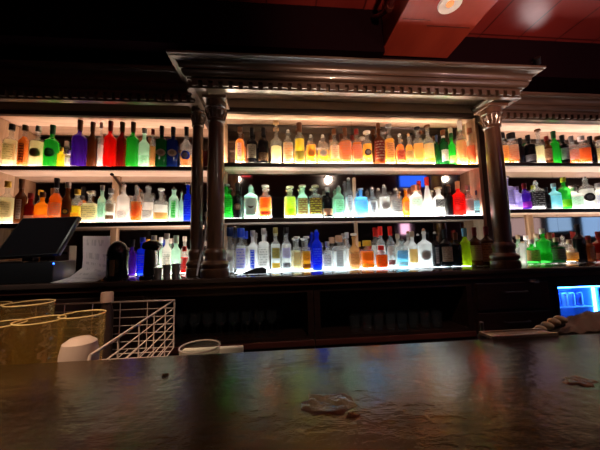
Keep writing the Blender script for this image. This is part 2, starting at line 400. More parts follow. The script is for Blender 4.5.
led(RX0, RX1, YMS-.012, RZ0, (1, .90, .82), 9*K, 'middle shelf right of the columns', YSB+.012)
led(RX0, RX1, YMS-.012, ZC, NEUT, 10*K, 'counter right of the columns', YSB+.012)
# curved bracket under the left upper shelf
br = tag(empty('shelf_bracket', (0, 0, 0)), 'curved pale wooden bracket arm under the upper shelf left of the columns', 'bracket')
q0, q1, q2, q3 = at(112, 175, -.02), at(118, 181, -.01), at(121, 189, .02), at(122, 205, .05)
pp = [q0, at(115, 177.5, -.018), q1, at(120.3, 185, 0), q2, at(122, 197, .04), q3]
MB().tube(pp, [.006, .010, .013, .015, .016, .016, .016], 10).build('arm', PALEWOODZ, br, True)
MB().tube([pp[0]+Vector((0, -.006, .004)), pp[0]+Vector((0, .006, .004))], .012, 12).build('end_knob', EDGE, br, True)

# ------------------------------------------------------------------ counter and cabinets below
bc = tag(empty('back_counter', (0, 0, 0)), 'dark polished counter running under the bottles along the back bar', 'counter')
MB().box((-3.3, YCF, ZC-.034), (5.3, .19, ZC)).bevel(.008, 3).build('worktop', plain((.045, .028, .022), .16, 0, .3, 8), bc, True)
MB().box((-3.3, YCF+.018, ZC-.062), (5.3, YCF+.034, ZC-.034)).build('edge_moulding', wood((.05, .016, .010), (.09, .03, .018), .3, 'X'), bc)
YB = YCF+.045
def cab(x0, x1, kind, label):
    r = tag(empty('back_bar_cabinet', ((x0+x1)/2, YB, 0)), label, 'cabinet', 'cabinets under the back counter')
    w = (x1-x0)/2-.002; H = ZC-.066; D = .50
    mb = MB()
    if kind == 'open':
        o0, o1 = .74, H-.045
        mb.box((-w, 0, 0), (w, D, o0)); mb.box((-w, 0, o1), (w, D, H)); mb.box((-w, 0, o0), (-w+.04, D, o1)); mb.box((w-.04, 0, o0), (w, D, o1)); mb.box((-w+.04, D-.02, o0), (w-.04, D, o1))
        mb.build('carcase', CABWOOD, r)
        MB().box((-w, -.012, o0-.055), (w, -.0005, o0-.018)).bevel(.004).build('rail', wood((.07, .018, .012), (.12, .03, .02), .3, 'X'), r)
    else:
        mb.box((-w, 0, 0), (w, D, H)); mb.build('carcase', CABWOOD, r)
        if kind == 'door':
            n = 2
            for k in range(n):
                a = -w+.02+k*(2*w-.04)/n; b = a+(2*w-.04)/n-.01
                d = MB().box((a, -.018, .12), (b, -.0005, H-.03)).bevel(.004).build('door', CABWOOD, r)
                MB().box((a+.06, -.026, .2), (b-.06, -.018, H-.11)).bevel(.006).build('door_panel', CABWOOD, d)
                x = b-.04 if k == 0 else a+.04
                MB().lathe([(0, 0), (.006, .0), (.006, .012), (.013, .018), (.012, .028), (0, .03)], 14).build('knob', STEEL, d, True).matrix_basis = Matrix.Translation((x, -.018, H-.16)) @ Matrix.Rotation(PI/2, 4, 'X')
        if kind == 'drawer':
            for k in range(3):
                z1 = H-.03-k*.2; d = MB().box((-w+.02, -.018, z1-.18), (w-.02, -.0005, z1)).bevel(.004).build('drawer', CABWOOD, r)
                hb = MB().tube([(-.09, -.019, z1-.06), (-.085, -.042, z1-.06), (.085, -.042, z1-.06), (.09, -.019, z1-.06)], .005, 8).build('handle', plain((.22, .20, .19), .3, 1.0), d, True)
    return r
cab(-2.6, -1.5, 'door', 'dark wooden cabinet doors below the counter at the far left, behind the pint glasses')
cab(-1.5, -.40, 'door', 'dark wooden double doors below the counter left of the open glass shelf')
cab(-.40, .62, 'open', 'dark open cabinet with a shelf of stemmed glasses below the left half of the bottles')
cab(.62, 1.72, 'open', 'dark open cabinet with a shelf of small glasses below the right half of the bottles')
cab(1.72, 2.30, 'drawer', 'dark drawer stack under the counter beside the blue lit cooler')

# glassware in the open cabinets
TUMB = glass((.9, .92, .93), .015, .03)
def glassware(kind):
    r = empty('stemmed_glass' if kind == 'stem' else 'tumbler')
    if kind == 'stem':
        MB().lathe([(.0, .075), (.02, .08), (.032, .10), (.036, .13), (.031, .165), (.030, .165), (.034, .13), (.030, .102), (.0, .082)], 18, cap=False).build('bowl', TUMB, r, True)
        MB().lathe([(.030, 0), (.030, .002), (.005, .008), (.004, .075), (.0, .076)], 14).build('stem', TUMB, r, True)
    else:
        MB().lathe([(.0, 0), (.030, 0), (.036, .10), (.034, .10), (.028, .008), (0, .008)], 18, cap=False).build('bowl', TUMB, r, True)
        MB().lathe([(.034, .098), (.036, .103), (.034, .105)], 18, cap=False).build('rim', TUMB, r, True)
    return r
def clone(root):
    r = root.copy(); C.objects.link(r)
    for ch in list(root.children):
        c = ch.copy(); C.objects.link(c); c.parent = r
    return r
zsh = .74
g0 = glassware('stem'); first = True
xs = [-.31+.082*k for k in range(9)]
for row, y in enumerate((YB+.06, YB+.15)):
    for x in xs:
        g = g0 if first else clone(g0); first = False
        g.location = (x+(.04 if row else 0), y, zsh); g.rotation_euler.z = random.random()
        tag(g, 'clear stemmed glass in the %s row inside the open cabinet below the left bottles' % ('front' if row == 0 else 'rear'), 'glass', 'stemmed glasses in the %s row of the cabinet' % ('front' if row == 0 else 'rear'))
g0 = glassware('tumbler'); first = True
for row, y in enumerate((YB+.06, YB+.15)):
    for x in [.90+.084*k for k in range(8)]:
        g = g0 if first else clone(g0); first = False
        g.location = (x+(.04 if row else 0), y, zsh); g.rotation_euler.z = random.random()
        tag(g, 'clear tumbler in the %s row inside the open cabinet below the right bottles' % ('front' if row == 0 else 'rear'), 'glass', 'tumblers in the %s row of the cabinet' % ('front' if row == 0 else 'rear'))

# cooler with blue light
cl = tag(empty('glass_door_cooler', (0, 0, 0)), 'low bar cooler with a blue lit glass door at the right end', 'cooler')
cx0, cx1, H = 2.302, 3.0, ZC-.066
a0 = at(556, 287, YB); a1 = at(590, 321, YB)
dx0, dx1, dz0, dz1 = a0.x, 2.86, a1.z-.06, a0.z
mb = MB(); mb.box((cx0, YB, 0), (cx1, YB+.5, dz0)); mb.box((cx0, YB, dz1), (cx1, YB+.5, H)); mb.box((cx0, YB, dz0), (dx0, YB+.5, dz1)); mb.box((dx1, YB, dz0), (cx1, YB+.5, dz1)); mb.box((dx0, YB+.46, dz0), (dx1, YB+.5, dz1))
mb.build('cabinet_body', BLACK, cl)
mb = MB(); mb.box((dx0+.002, YB+.19, dz0+.002), (dx1-.002, YB+.21, dz1-.002)); mb.build('liner', plain((.22, .32, .75), .5), cl)
MB().box((dx0, YB-.004, dz0), (dx1, YB+.002, dz1)).build('door_glass', glass((.95, .97, 1.0), .0, .03), cl)
mb = MB()
for a, b in (((dx0-.02, dz0-.02), (dx1+.02, dz0)), ((dx0-.02, dz1), (dx1+.02, dz1+.02)), ((dx0-.02, dz0), (dx0, dz1)), ((dx1, dz0), (dx1+.02, dz1))): mb.box((a[0], YB-.012, a[1]), (b[0], YB-.0005, b[1]))
mb.build('door_frame', BLACK, cl)
MB().box((dx0+.01, YB+.03, dz1-.016), (dx1-.01, YB+.05, dz1-.004)).build('lamp_tube', emit((.02, .14, 1.0), 32), cl)
MB().box((dx0+.004, YB+.03, dz0+.07), (dx0+.014, YB+.045, dz1-.02)).build('lamp_tube', emit((.02, .14, 1.0), 32), cl)
MB().box((2.70-.012, YB+.03, dz0+.07), (2.699, YB+.045, dz1-.02)).build('lamp_tube', emit((.06, .36, 1.0), 16), cl)
MB().box((2.70, YB+.01, dz0+.004), (2.715, YB+.188, dz1-.02)).build('divider', plain((.25, .45, .7), .4), cl)
zs_ = dz0+.15
MB().box((dx0+.002, YB+.04, zs_-.006), (2.698, YB+.188, zs_)).build('wire_shelf', plain((.6, .7, .8), .3), cl)
k = 0
for x in (2.385, 2.445, 2.505, 2.565, 2.63):
    t = tag(empty('drink_can', (x, YB+.09, zs_+.001)), 'small pale can in the blue lit cooler, %s from its left side' % ('first', 'second', 'third', 'fourth', 'fifth')[k], 'can', 'cans in the blue lit cooler'); k += 1
    MB().lathe([(.022, 0), (.025, .008), (.025, .09), (.021, .098), (.018, .10)], 16).build('can_body', plain(((.7, .7, .75), (.15, .2, .5), (.8, .75, .7), (.6, .65, .8), (.3, .3, .5))[k-1], .25, .6), t, True)
    MB().lathe([(.017, .1), (.017, .102), (.0, .102)], 14).build('can_lid', STEEL, t, True)
hd = at(535, 281, YB-.03)
h_ = tag(empty('bottle_opener', hd), 'small pale metal bottle opener fixed under the counter edge above the drawers', 'opener')
MB().box((-.028, .012, -.016), (.028, .029, .010)).bevel(.003).build('plate', plain((.45, .40, .34), .3, 1.0), h_)
MB().tube([(-.030, .008, .0), (-.012, -.012, -.008), (.012, -.012, -.008), (.032, .008, .004)], .006, 8).build('hook', plain((.5, .45, .38), .3, 1.0), h_, True)

# ------------------------------------------------------------------ bottles
NAMED = dict(clear=(.86, .90, .90), gold=(.98, .60, .06), amber=(.88, .36, .03), brown=(.16, .06, .02), black=(.012, .012, .014), green=(.05, .55, .08), dkgreen=(.01, .10, .03),
             lime=(.62, .78, .04), yellow=(.95, .80, .08), mint=(.62, .92, .78), red=(.85, .03, .02), dkred=(.25, .02, .015), purple=(.12, .03, .42), blue=(.02, .08, .85), sky=(.25, .62, .95),
             navy=(.01, .03, .14), orange=(.98, .36, .02), tan=(.72, .46, .22), pale=(.93, .88, .62), white=(.93, .93, .90), lilac=(.66, .62, .95), aqua=(.45, .85, .95), silver=(.6, .62, .65),
             cream=(.80, .70, .50), pink=(.74, .44, .28), gray=(.30, .30, .32), magenta=(.75, .08, .6), copper=(.70, .32, .18), olive=(.35, .33, .12), peach=(.96, .60, .22), beige=(.62, .50, .36))
DARKS = {'black', 'brown', 'dkgreen', 'dkred', 'navy'}
WORD = dict(dkgreen='dark green', dkred='dark red', pale='pale yellow', navy='dark blue', sky='light blue')
def word(c): return WORD.get(c, c)
def gmat(c):
    if c == 'clear': return glass(NAMED[c], .18)
    if c in DARKS: return glass(NAMED[c], .75)
    if c in ('white',): return glass(NAMED[c], .7)
    return glass(NAMED[c], .45)
STY = {  # body-top, shoulder-top fractions, cross exponent, depth scale, bulge
    'spirit': (.58, .72, 2, 1.0), 'wine': (.60, .74, 2, 1.0), 'square': (.62, .70, 5, .8), 'flask': (.56, .70, 2.6, .55), 'round': (.50, .70, 2, .9),
    'tall': (.50, .64, 2, .95), 'cone': (.30, .74, 2, 1.0), 'squat': (.62, .76, 2.6, .9)}
def make_bottle(h, w, style, gc, fill, cap, capc, lab, labc, ink):
    root = empty('liquor_bottle')
    if gc == 'clear' and not fill: fill = ('white', .55)  # white filling puts the bright glow of clear bottles into colour
    bt, st, ex, ysc = STY[style]; R = w/2; nr = min(.0145, R*.42)
    if style == 'squat': nr = min(.018, R*.45)
    ysc = min(ysc, .052/R)
    top = h*.93 if cap != 'none' else h
    P = [(0, .004), (R*.80, .0), (R*.95, .004), (R, .014)]
    if style == 'round':
        for k in range(8):
            a = k/7; P.append((R*(.86+.14*math.sin(a*PI*.9)), .014+(bt*h-.014)*a))
    elif style == 'tall':
        for k in range(6): a = k/5; P.append((R*(.90+.10*a), .014+(bt*h-.014)*a))
    else: P.append((R, bt*h))
    for k in range(1, 9):
        a = k/8
        if style == 'cone': r = R+(nr-R)*(a**.85)
        elif style == 'square': r = nr+(R-nr)*(1-a**2.6)**.45 if a < 1 else nr
        else: r = nr+(R-nr)*(.5+.5*math.cos(a*PI))**.85
        P.append((r, (bt+(st-bt)*a)*h))
    P += [(nr*.96, (st+.02)*h), (nr*.96, top-.022), (nr*1.2, top-.020), (nr*1.2, top-.008), (nr, top-.007), (nr, top)]
    exn = ex
    b = MB().lathe(P, 26, ysc, exn).build('glass_body', gmat(gc), root, True)
    if fill:
        fc, lv = fill
        Q = [(0, .010)] + [(max(.001, r*.90), max(.010, z+.003)) for r, z in P[1:] if z < lv*h]
        rr = Q[-1][0]; Q += [(rr*.98, lv*h), (0, lv*h)]
        MB().lathe(Q, 20, ysc, exn, cap=False).build('liquid', glass(NAMED[fc], .88, .2), root, True)
    cm = plain(NAMED[capc], .35, .8 if capc in ('silver', 'copper') else 0)
    if cap == 'cap': MB().lathe([(nr*1.25, top-.024), (nr*1.3, top-.022), (nr*1.3, h-.002), (nr*1.2, h)], 18).build('cap', cm, root, True)
    elif cap == 'cork': MB().lathe([(nr*.8, top-.004), (nr*.8, top+.002), (nr*1.7, top+.004), (nr*1.75, h-.004), (nr*1.5, h)], 18).build('stopper', cm, root, True)
    elif cap == 'big': MB().lathe([(nr*1.7, h*.80), (nr*1.9, h*.81), (nr*1.9, h-.004), (nr*1.7, h)], 20).build('cap', cm, root, True)
    elif cap == 'ball':
        q = h-top; rb = max(.012, q*.62); MB().lathe([(nr*.8, top-.004)]+[(max(.001, rb*math.sin(a*PI/9)), h-rb-rb*math.cos(a*PI/9)) for a in range(2, 9)]+[(0, h)], 16).build('stopper', cm, root, True)
    elif cap == 'foil': MB().lathe([(nr*1.10, h*.78), (nr*1.22, h*.785), (nr*1.22, h*.93), (nr*1.32, h*.932), (nr*1.32, h*.96), (nr*1.25, h)], 18).build('foil_capsule', cm, root, True)
    elif cap == 'pour':
        MB().lathe([(nr*1.15, top-.012), (nr*1.2, top-.004), (nr*.8, top), (.004, top+.004), (.003, h), (0, h)], 14).build('pourer', plain(NAMED['silver'], .25, 1.0), root, True)
    if lab:
        lm = label_mat(NAMED[labc], NAMED[ink], .55)
        def surf(u, v, z0, z1, ang):
            a = -PI/2+(u-.5)*2*ang; ca, sa = math.cos(a), math.sin(a); q = (abs(ca)**exn+abs(sa)**exn)**(-1/exn)
            rr = R*1.02 if style not in ('round', 'tall') else R*1.03
            return (rr*q*ca, rr*q*sa*ysc-.0006, z0+(z1-z0)*v)
        if lab in ('box', 'low', 'wide', 'strip'):
            z0, z1, an = {'box': (.14, bt*.88, .95), 'low': (.07, bt*.48, 1.0), 'wide': (.10, bt*.95, 1.15), 'strip': (.10, bt*.92, .42)}[lab]
            MB().grid(lambda u, v: surf(u, v, z0*h, z1*h, an), 12, 4).build('label', lm, root, 'keep')
        if lab == 'two':
            MB().grid(lambda u, v: surf(u, v, .30*h, bt*.92*h, .85), 10, 3).build('label', lm, root, 'keep')
            MB().grid(lambda u, v: surf(u, v, .09*h, .20*h, .85), 10, 2).build('label', label_mat(NAMED[ink], NAMED[labc], .5), root, 'keep')
        if lab in ('disc', 'smile'):
            zc = bt*h*.55; rd = min(R*.72, bt*h*.36)
            if lab == 'smile':
                MB().grid(lambda u, v: surf(u, v, .08*h, bt*.92*h, .95), 12, 4).build('label', plain(NAMED[labc], .5), root, 'keep')
                mb = MB()
                mb.grid(lambda u, v: surf(.5+(u-.5)*.52, 0, zc-.006-.022*(1-(2*u-1)**2)*(.35+.65*(1-v)) + .004, zc, 1.0) if False else (lambda P_: (P_[0], P_[1]-.0012, P_[2]))(surf(.5+(u-.5)*.5, 0, zc+.004-(1-(2*u-1)**2)*(.006+.016*(1-v)), zc, .95)), 14, 2)
                mb.build('smile_mark', plain((.02, .02, .02), .5), root, 'keep')
            else:
                an = rd/R
                MB().disc(lambda cx, sy: surf(.5+cx*.5, 0, zc+sy*rd, zc, min(1.2, an))).build('label', plain(NAMED[labc], .5), root, 'keep')
                off = lambda P_: (P_[0], P_[1]-.0012, P_[2])
                MB().disc(lambda cx, sy: off(surf(.5+cx*.29, 0, zc+sy*rd*.58, zc, min(1.2, an)))).build('emblem', plain(tuple(.6*a+.4*b_ for a, b_ in zip(NAMED[ink], NAMED[labc])), .5), root, 'keep')
        if lab == 'neck':
            zz = st*h
            MB().lathe([(nr*1.04, zz+.01), (nr*1.06, top-.03)], 18, cap=False).build('neck_label', lm, root, 'keep')
            MB().grid(lambda u, v: surf(u, v, .10*h, bt*.7*h, .95), 12, 4).build('label', lm, root, 'keep')
    return root

# x base, width px, top y px, style, glass, fill, cap, cap colour, label kind, label colour, ink, words
def B(x, w, t, style, gc, fill, cap, capc, lab=None, labc='white', ink='gray', d=''): return (x, w, t, style, gc, fill, cap, capc, lab, labc, ink, d)
G = lambda c, l: (c, l)
ROWS = []
ROWS.append(('upper shelf between the columns', -.062, Z1, 162, [
 B(240, 9, 128, 'spirit', 'clear', G('amber', .66), 'cap', 'brown', 'strip', 'white', 'navy', 'slim amber bottle'),
 B(252, 10, 129, 'spirit', 'black', None, 'foil', 'black', 'box', 'cream', 'brown', 'black bottle with a cream label'),
 B(263.5, 10, 129, 'wine', 'black', None, 'foil', 'black', 'low', 'brown', 'beige', 'black wine bottle with a brown label'),
 B(276.5, 12, 122, 'tall', 'clear', G('pale', .40), 'cork', 'tan', None, d='tall clear bottle with a long thin neck'),
 B(288.5, 11, 130, 'squat', 'clear', G('peach', .5), 'ball', 'white', 'wide', 'white', 'pink', 'squat clear bottle with white ball stopper'),
 B(300, 12, 124, 'squat', 'clear', G('yellow', .60), 'foil', 'brown', 'low', 'olive', 'dkgreen', 'yellow bottle with brown neck'),
 B(311.5, 12, 135, 'squat', 'clear', G('gold', .62), 'ball', 'white', 'disc', 'orange', 'amber', 'gold bottle with an orange round label'),
 B(323.5, 11, 135, 'squat', 'clear', G('gold', .45), 'ball', 'white', 'disc', 'cream', 'gray', 'gold bottle with a cream round label'),
 B(335, 10, 130, 'spirit', 'clear', G('gold', .42), 'cap', 'brown', 'box', 'white', 'gray', 'half full gold bottle with pale label'),
 B(346, 11, 129, 'square', 'clear', G('amber', .62), 'foil', 'brown', 'wide', 'pink', 'amber', 'square amber bottle with a pink label'),
 B(357.5, 11, 130, 'square', 'clear', G('amber', .60), 'cap', 'dkred', 'box', 'pink', 'copper', 'amber bottle with pink label and dark red cap'),
 B(368, 11, 132, 'squat', 'clear', G('gold', .6), 'cork', 'white', 'disc', 'black', 'gray', 'gold bottle with a black round label'),
 B(380, 11, 124, 'spirit', 'brown', G('amber', .3), 'cap', 'brown', 'wide', 'dkred', 'cream', 'tall brown bottle with a dark red label'),
 B(390.5, 10, 125, 'spirit', 'clear', G('gold', .62), 'cork', 'silver', 'box', 'tan', 'brown', 'tall gold bottle with a tan label'),
 B(401, 10, 134, 'round', 'clear', G('amber', .64), 'ball', 'white', 'box', 'dkred', 'tan', 'round amber bottle with white stopper'),
 B(410, 9, 134, 'round', 'clear', G('gold', .62), 'ball', 'tan', 'box', 'olive', 'cream', 'round gold bottle with olive label'),
 B(419, 10, 128, 'square', 'clear', G('gold', .55), 'cork', 'black', 'box', 'peach', 'gold', 'gold bottle with black stopper'),
 B(429.5, 11, 126, 'spirit', 'clear', G('yellow', .42), 'cork', 'brown', 'box', 'cream', 'gold', 'half full bright yellow bottle'),
 B(438, 6, 136, 'wine', 'dkgreen', None, 'foil', 'navy', None, d='thin dark green bottle'),
 B(445, 9, 131, 'wine', 'dkgreen', None, 'cap', 'brown', 'neck', 'white', 'gray', 'dark green bottle with white neck label'),
 B(453, 8, 134, 'wine', 'green', None, 'cap', 'dkgreen', 'low', 'pink', 'gray', 'green bottle with a low pink label'),
 B(462.5, 11, 122, 'spirit', 'clear', G('peach', .55), 'foil', 'white', 'box', 'tan', 'copper', 'tall peach coloured bottle with white neck'),
 B(472, 10, 129, 'spirit', 'clear', G('orange', .5), 'cap', 'copper', 'box', 'copper', 'amber', 'orange bottle with copper label'),
]))
ROWS.append(('middle shelf between the columns', -.062, Z0, 216.5, [
 B(226.5, 11, 185, 'square', 'green', None, 'cork', 'silver', 'box', 'green', 'dkgreen', 'square green bottle with a green label'),
 B(237.5, 9, 184, 'spirit', 'black', None, 'foil', 'black', 'disc', 'brown', 'beige', 'black bottle with a brown round label'),
 B(251, 15, 185, 'squat', 'mint', None, 'ball', 'white', 'smile', 'mint', 'black', 'wide pale green bottle with a dark smile mark'),
 B(265.5, 13, 186, 'squat', 'clear', G('orange', .62), 'cork', 'white', 'two', 'orange', 'dkred', 'wide orange bottle'),
 B(290.5, 14, 187, 'squat', 'clear', G('lime', .64), 'cork', 'cream', 'low', 'lime', 'olive', 'wide lime yellow bottle'),
 B(303, 12, 186, 'squat', 'mint', None, 'cork', 'cream', 'wide', 'brown', 'olive', 'round pale green bottle with brown label'),
 B(316, 13, 186, 'squat', 'clear', G('mint', .5), 'cork', 'cream', 'wide', 'brown', 'gold', 'round clear bottle with a brown label'),
 B(328, 10, 188, 'spirit', 'black', None, 'cap', 'silver', 'low', 'copper', 'beige', 'black bottle with a low copper label'),
 B(339.5, 12, 186, 'squat', 'mint', G('mint', .55), 'ball', 'silver', 'box', 'mint', 'dkgreen', 'mint bottle with silver stopper'),
 B(350, 10, 178, 'spirit', 'clear', G('white', .5), 'ball', 'silver', 'strip', 'white', 'navy', 'tall clear bottle with ornate silver stopper'),
 B(361.5, 13, 189, 'square', 'sky', None, 'cork', 'silver', 'box', 'sky', 'copper', 'square light blue bottle'),
 B(373.5, 11, 186, 'round', 'clear', G('white', .5), 'pour', 'silver', 'strip', 'gray', 'white', 'round clear bottle with dark label and pourer'),
 B(385.5, 13, 185, 'squat', 'clear', G('white', .6), 'ball', 'white', 'disc', 'silver', 'gray', 'clear bottle with a silver round label'),
 B(397.5, 12, 187, 'squat', 'clear', G('white', .5), 'pour', 'silver', 'box', 'gray', 'white', 'clear bottle with a gray box label'),
 B(407, 8, 189, 'spirit', 'amber', None, 'cork', 'beige', 'box', 'copper', 'brown', 'small amber bottle'),
 B(417, 12, 186, 'squat', 'white', None, 'big', 'copper', 'box', 'mint', 'gray', 'pale bottle with big copper cap'),
 B(429, 12, 178, 'cone', 'white', None, 'foil', 'red', 'low', 'white', 'red', 'white cone shaped bottle with red neck'),
 B(440, 11, 188, 'squat', 'white', None, 'cork', 'cream', 'two', 'black', 'white', 'clear bottle with black shoulder label'),
 B(450, 7, 187, 'wine', 'black', None, 'foil', 'black', None, d='thin plain black bottle'),
 B(460, 11, 182, 'spirit', 'red', None, 'foil', 'tan', 'box', 'dkred', 'red', 'bright red bottle with tan neck'),
 B(470, 8, 186, 'spirit', 'clear', None, 'cap', 'gray', 'box', 'gray', 'beige', 'thin clear bottle with gray label'),
 B(479.5, 9, 191, 'square', 'clear', G('aqua', .6), 'cap', 'navy', 'two', 'aqua', 'black', 'pale blue square bottle'),
]))
ROWS.append(('counter between the columns', -.13, ZC, 270, [
 B(230, 11, 228, 'spirit', 'clear', G('white', .5), 'big', 'navy', 'disc', 'silver', 'gray', 'clear bottle with big dark blue cap'),
 B(241, 13, 229, 'spirit', 'clear', G('white', .6), 'big', 'blue', 'wide', 'lilac', 'blue', 'clear bottle with big bright blue cap'),
 B(253, 11, 231, 'spirit', 'white', None, 'cap', 'silver', 'strip', 'blue', 'white', 'pale bottle with an upright blue label'),
 B(264, 11, 229, 'square', 'white', None, 'cap', 'silver', 'box', 'white', 'gray', 'frosted square bottle with white label'),
 B(276, 11, 228, 'spirit', 'clear', G('white', .62), 'cap', 'olive', 'two', 'olive', 'gold', 'tall clear bottle with olive cap'),
 B(287, 11, 228, 'spirit', 'clear', G('white', .62), 'cap', 'black', 'two', 'lilac', 'gray', 'tall clear bottle with black cap and lilac label'),
 B(297.5, 10, 237, 'square', 'clear', G('pale', .6), 'cork', 'white', 'box', 'cream', 'gold', 'short square pale gold bottle'),
 B(307, 10, 237, 'square', 'clear', G('gold', .5), 'cork', 'white', 'two', 'gold', 'brown', 'short square bottle with gold label'),
 B(317.5, 10, 230, 'squat', 'blue', None, 'ball', 'blue', 'box', 'blue', 'sky', 'cobalt blue bottle with ball stopper'),
 B(328, 9, 242, 'square', 'clear', None, 'cap', 'silver', 'box', 'white', 'black', 'small square bottle with black print'),
 B(340, 15, 236, 'square', 'clear', G('white', .55), 'big', 'pink', 'strip', 'silver', 'gray', 'wide square clear bottle with pink cap'),
 B(355, 11, 234, 'round', 'tan', None, 'cork', 'white', 'box', 'tan', 'dkred', 'tan frosted bottle with thin neck'),
 B(368, 14, 241, 'squat', 'clear', G('orange', .62), 'big', 'gold', 'two', 'orange', 'yellow', 'wide squat orange bottle with gold cap'),
 B(382, 14, 246, 'squat', 'clear', G('red', .60), 'cap', 'red', 'wide', 'orange', 'red', 'wide squat red bottle'),
 B(392, 10, 227, 'spirit', 'clear', G('white', .5), 'foil', 'red', 'two', 'white', 'dkred', 'tall clear bottle with red neck'),
 B(403, 12, 238, 'squat', 'clear', G('aqua', .5), 'pour', 'silver', 'two', 'sky', 'white', 'short clear bottle with light blue label'),
 B(414, 10, 232, 'spirit', 'white', None, 'cap', 'beige', 'box', 'peach', 'gold', 'frosted bottle with peach label'),
 B(426, 13, 229, 'spirit', 'white', None, 'ball', 'copper', 'disc', 'silver', 'gray', 'white bottle with gray round mark'),
 B(437, 7, 232, 'wine', 'black', None, 'ball', 'white', 'strip', 'gray', 'white', 'thin black bottle with white stopper'),
 B(447, 11, 230, 'wine', 'black', None, 'foil', 'black', 'box', 'beige', 'brown', 'black wine bottle with beige label'),
 B(457.5, 9, 233, 'wine', 'black', None, 'foil', 'brown', None, d='plain black wine bottle'),
 B(467, 8, 229, 'wine', 'lime', None, 'foil', 'sky', None, d='yellow green wine bottle with blue neck'),
 B(477, 10, 228, 'wine', 'brown', None, 'foil', 'dkred', 'box', 'beige', 'olive', 'dark wine bottle with narrow beige label'),
 B(489, 11, 227, 'wine', 'brown', None, 'foil', 'dkred', 'wide', 'tan', 'brown', 'dark wine bottle with wide tan label'),
]))
ROWS.append(('rear of the counter between the columns', -.06, ZC, 267, [
 B(382, 8, 227, 'spirit', 'clear', None, 'foil', 'red', 'box', 'white', 'gray', 'tall red necked bottle behind the wide squat red bottle'),
 B(348, 7, 233, 'spirit', 'clear', None, 'cap', 'silver', None, d='thin clear bottle behind the wide pink capped bottle'),
]))
ROWS.append(('upper shelf left of the columns', .018, Z(1.678), 166, [
 B(9, 12, 125, 'spirit', 'clear', G('pale', .62), 'cap', 'black', 'box', 'pale', 'olive', 'pale yellow bottle with black cap'),
 B(22.5, 10, 126, 'spirit', 'clear', G('amber', .72), 'cap', 'brown', 'strip', 'brown', 'gold', 'amber bottle with an upright brown label'),
 B(36, 13, 127, 'spirit', 'clear', G('pale', .6), 'cap', 'silver', 'disc', 'olive', 'brown', 'pale gold bottle with dark round label'),
 B(50.5, 13, 126, 'spirit', 'green', None, 'foil', 'dkgreen', 'disc', 'dkgreen', 'green', 'bright green bottle with dark round label'),
 B(60.5, 6, 148, 'squat', 'yellow', None, 'cap', 'yellow', None, d='tiny yellow bottle'),
 B(68, 6, 151, 'squat', 'clear', None, 'cap', 'white', 'box', 'white', 'green', 'tiny clear bottle'),
 B(78, 13, 121, 'wine', 'purple', None, 'foil', 'brown', None, d='tall purple bottle'),
 B(91, 8, 123, 'wine', 'brown', None, 'foil', 'brown', None, d='slim dark brown bottle'),
 B(99.5, 7, 123, 'wine', 'clear', G('white', .5), 'cap', 'white', None, d='slim clear bottle with white cap'),
 B(109, 13, 122, 'wine', 'red', None, 'foil', 'dkred', None, d='tall bright red bottle'),
 B(121, 9, 123, 'wine', 'dkred', None, 'foil', 'brown', None, d='slim dark red bottle'),
 B(132, 12, 123, 'wine', 'green', None, 'foil', 'brown', None, d='tall bright green bottle with brown neck'),
 B(143.5, 10, 129, 'spirit', 'mint', None, 'cap', 'white', 'low', 'mint', 'olive', 'mint green bottle with white cap'),
 B(152, 6, 130, 'spirit', 'clear', G('tan', .55), 'cap', 'dkred', None, d='thin clear bottle with dark red cap'),
 B(161, 10, 127, 'square', 'dkgreen', None, 'foil', 'black', 'disc', 'beige', 'brown', 'dark green bottle with beige round mark'),
 B(172.5, 10, 128, 'square', 'navy', None, 'foil', 'black', 'disc', 'beige', 'brown', 'dark blue bottle with beige round mark'),
 B(186, 12, 128, 'round', 'clear', G('tan', .3), 'foil', 'black', 'disc', 'blue', 'white', 'clear bottle with bright blue mark'),
]))
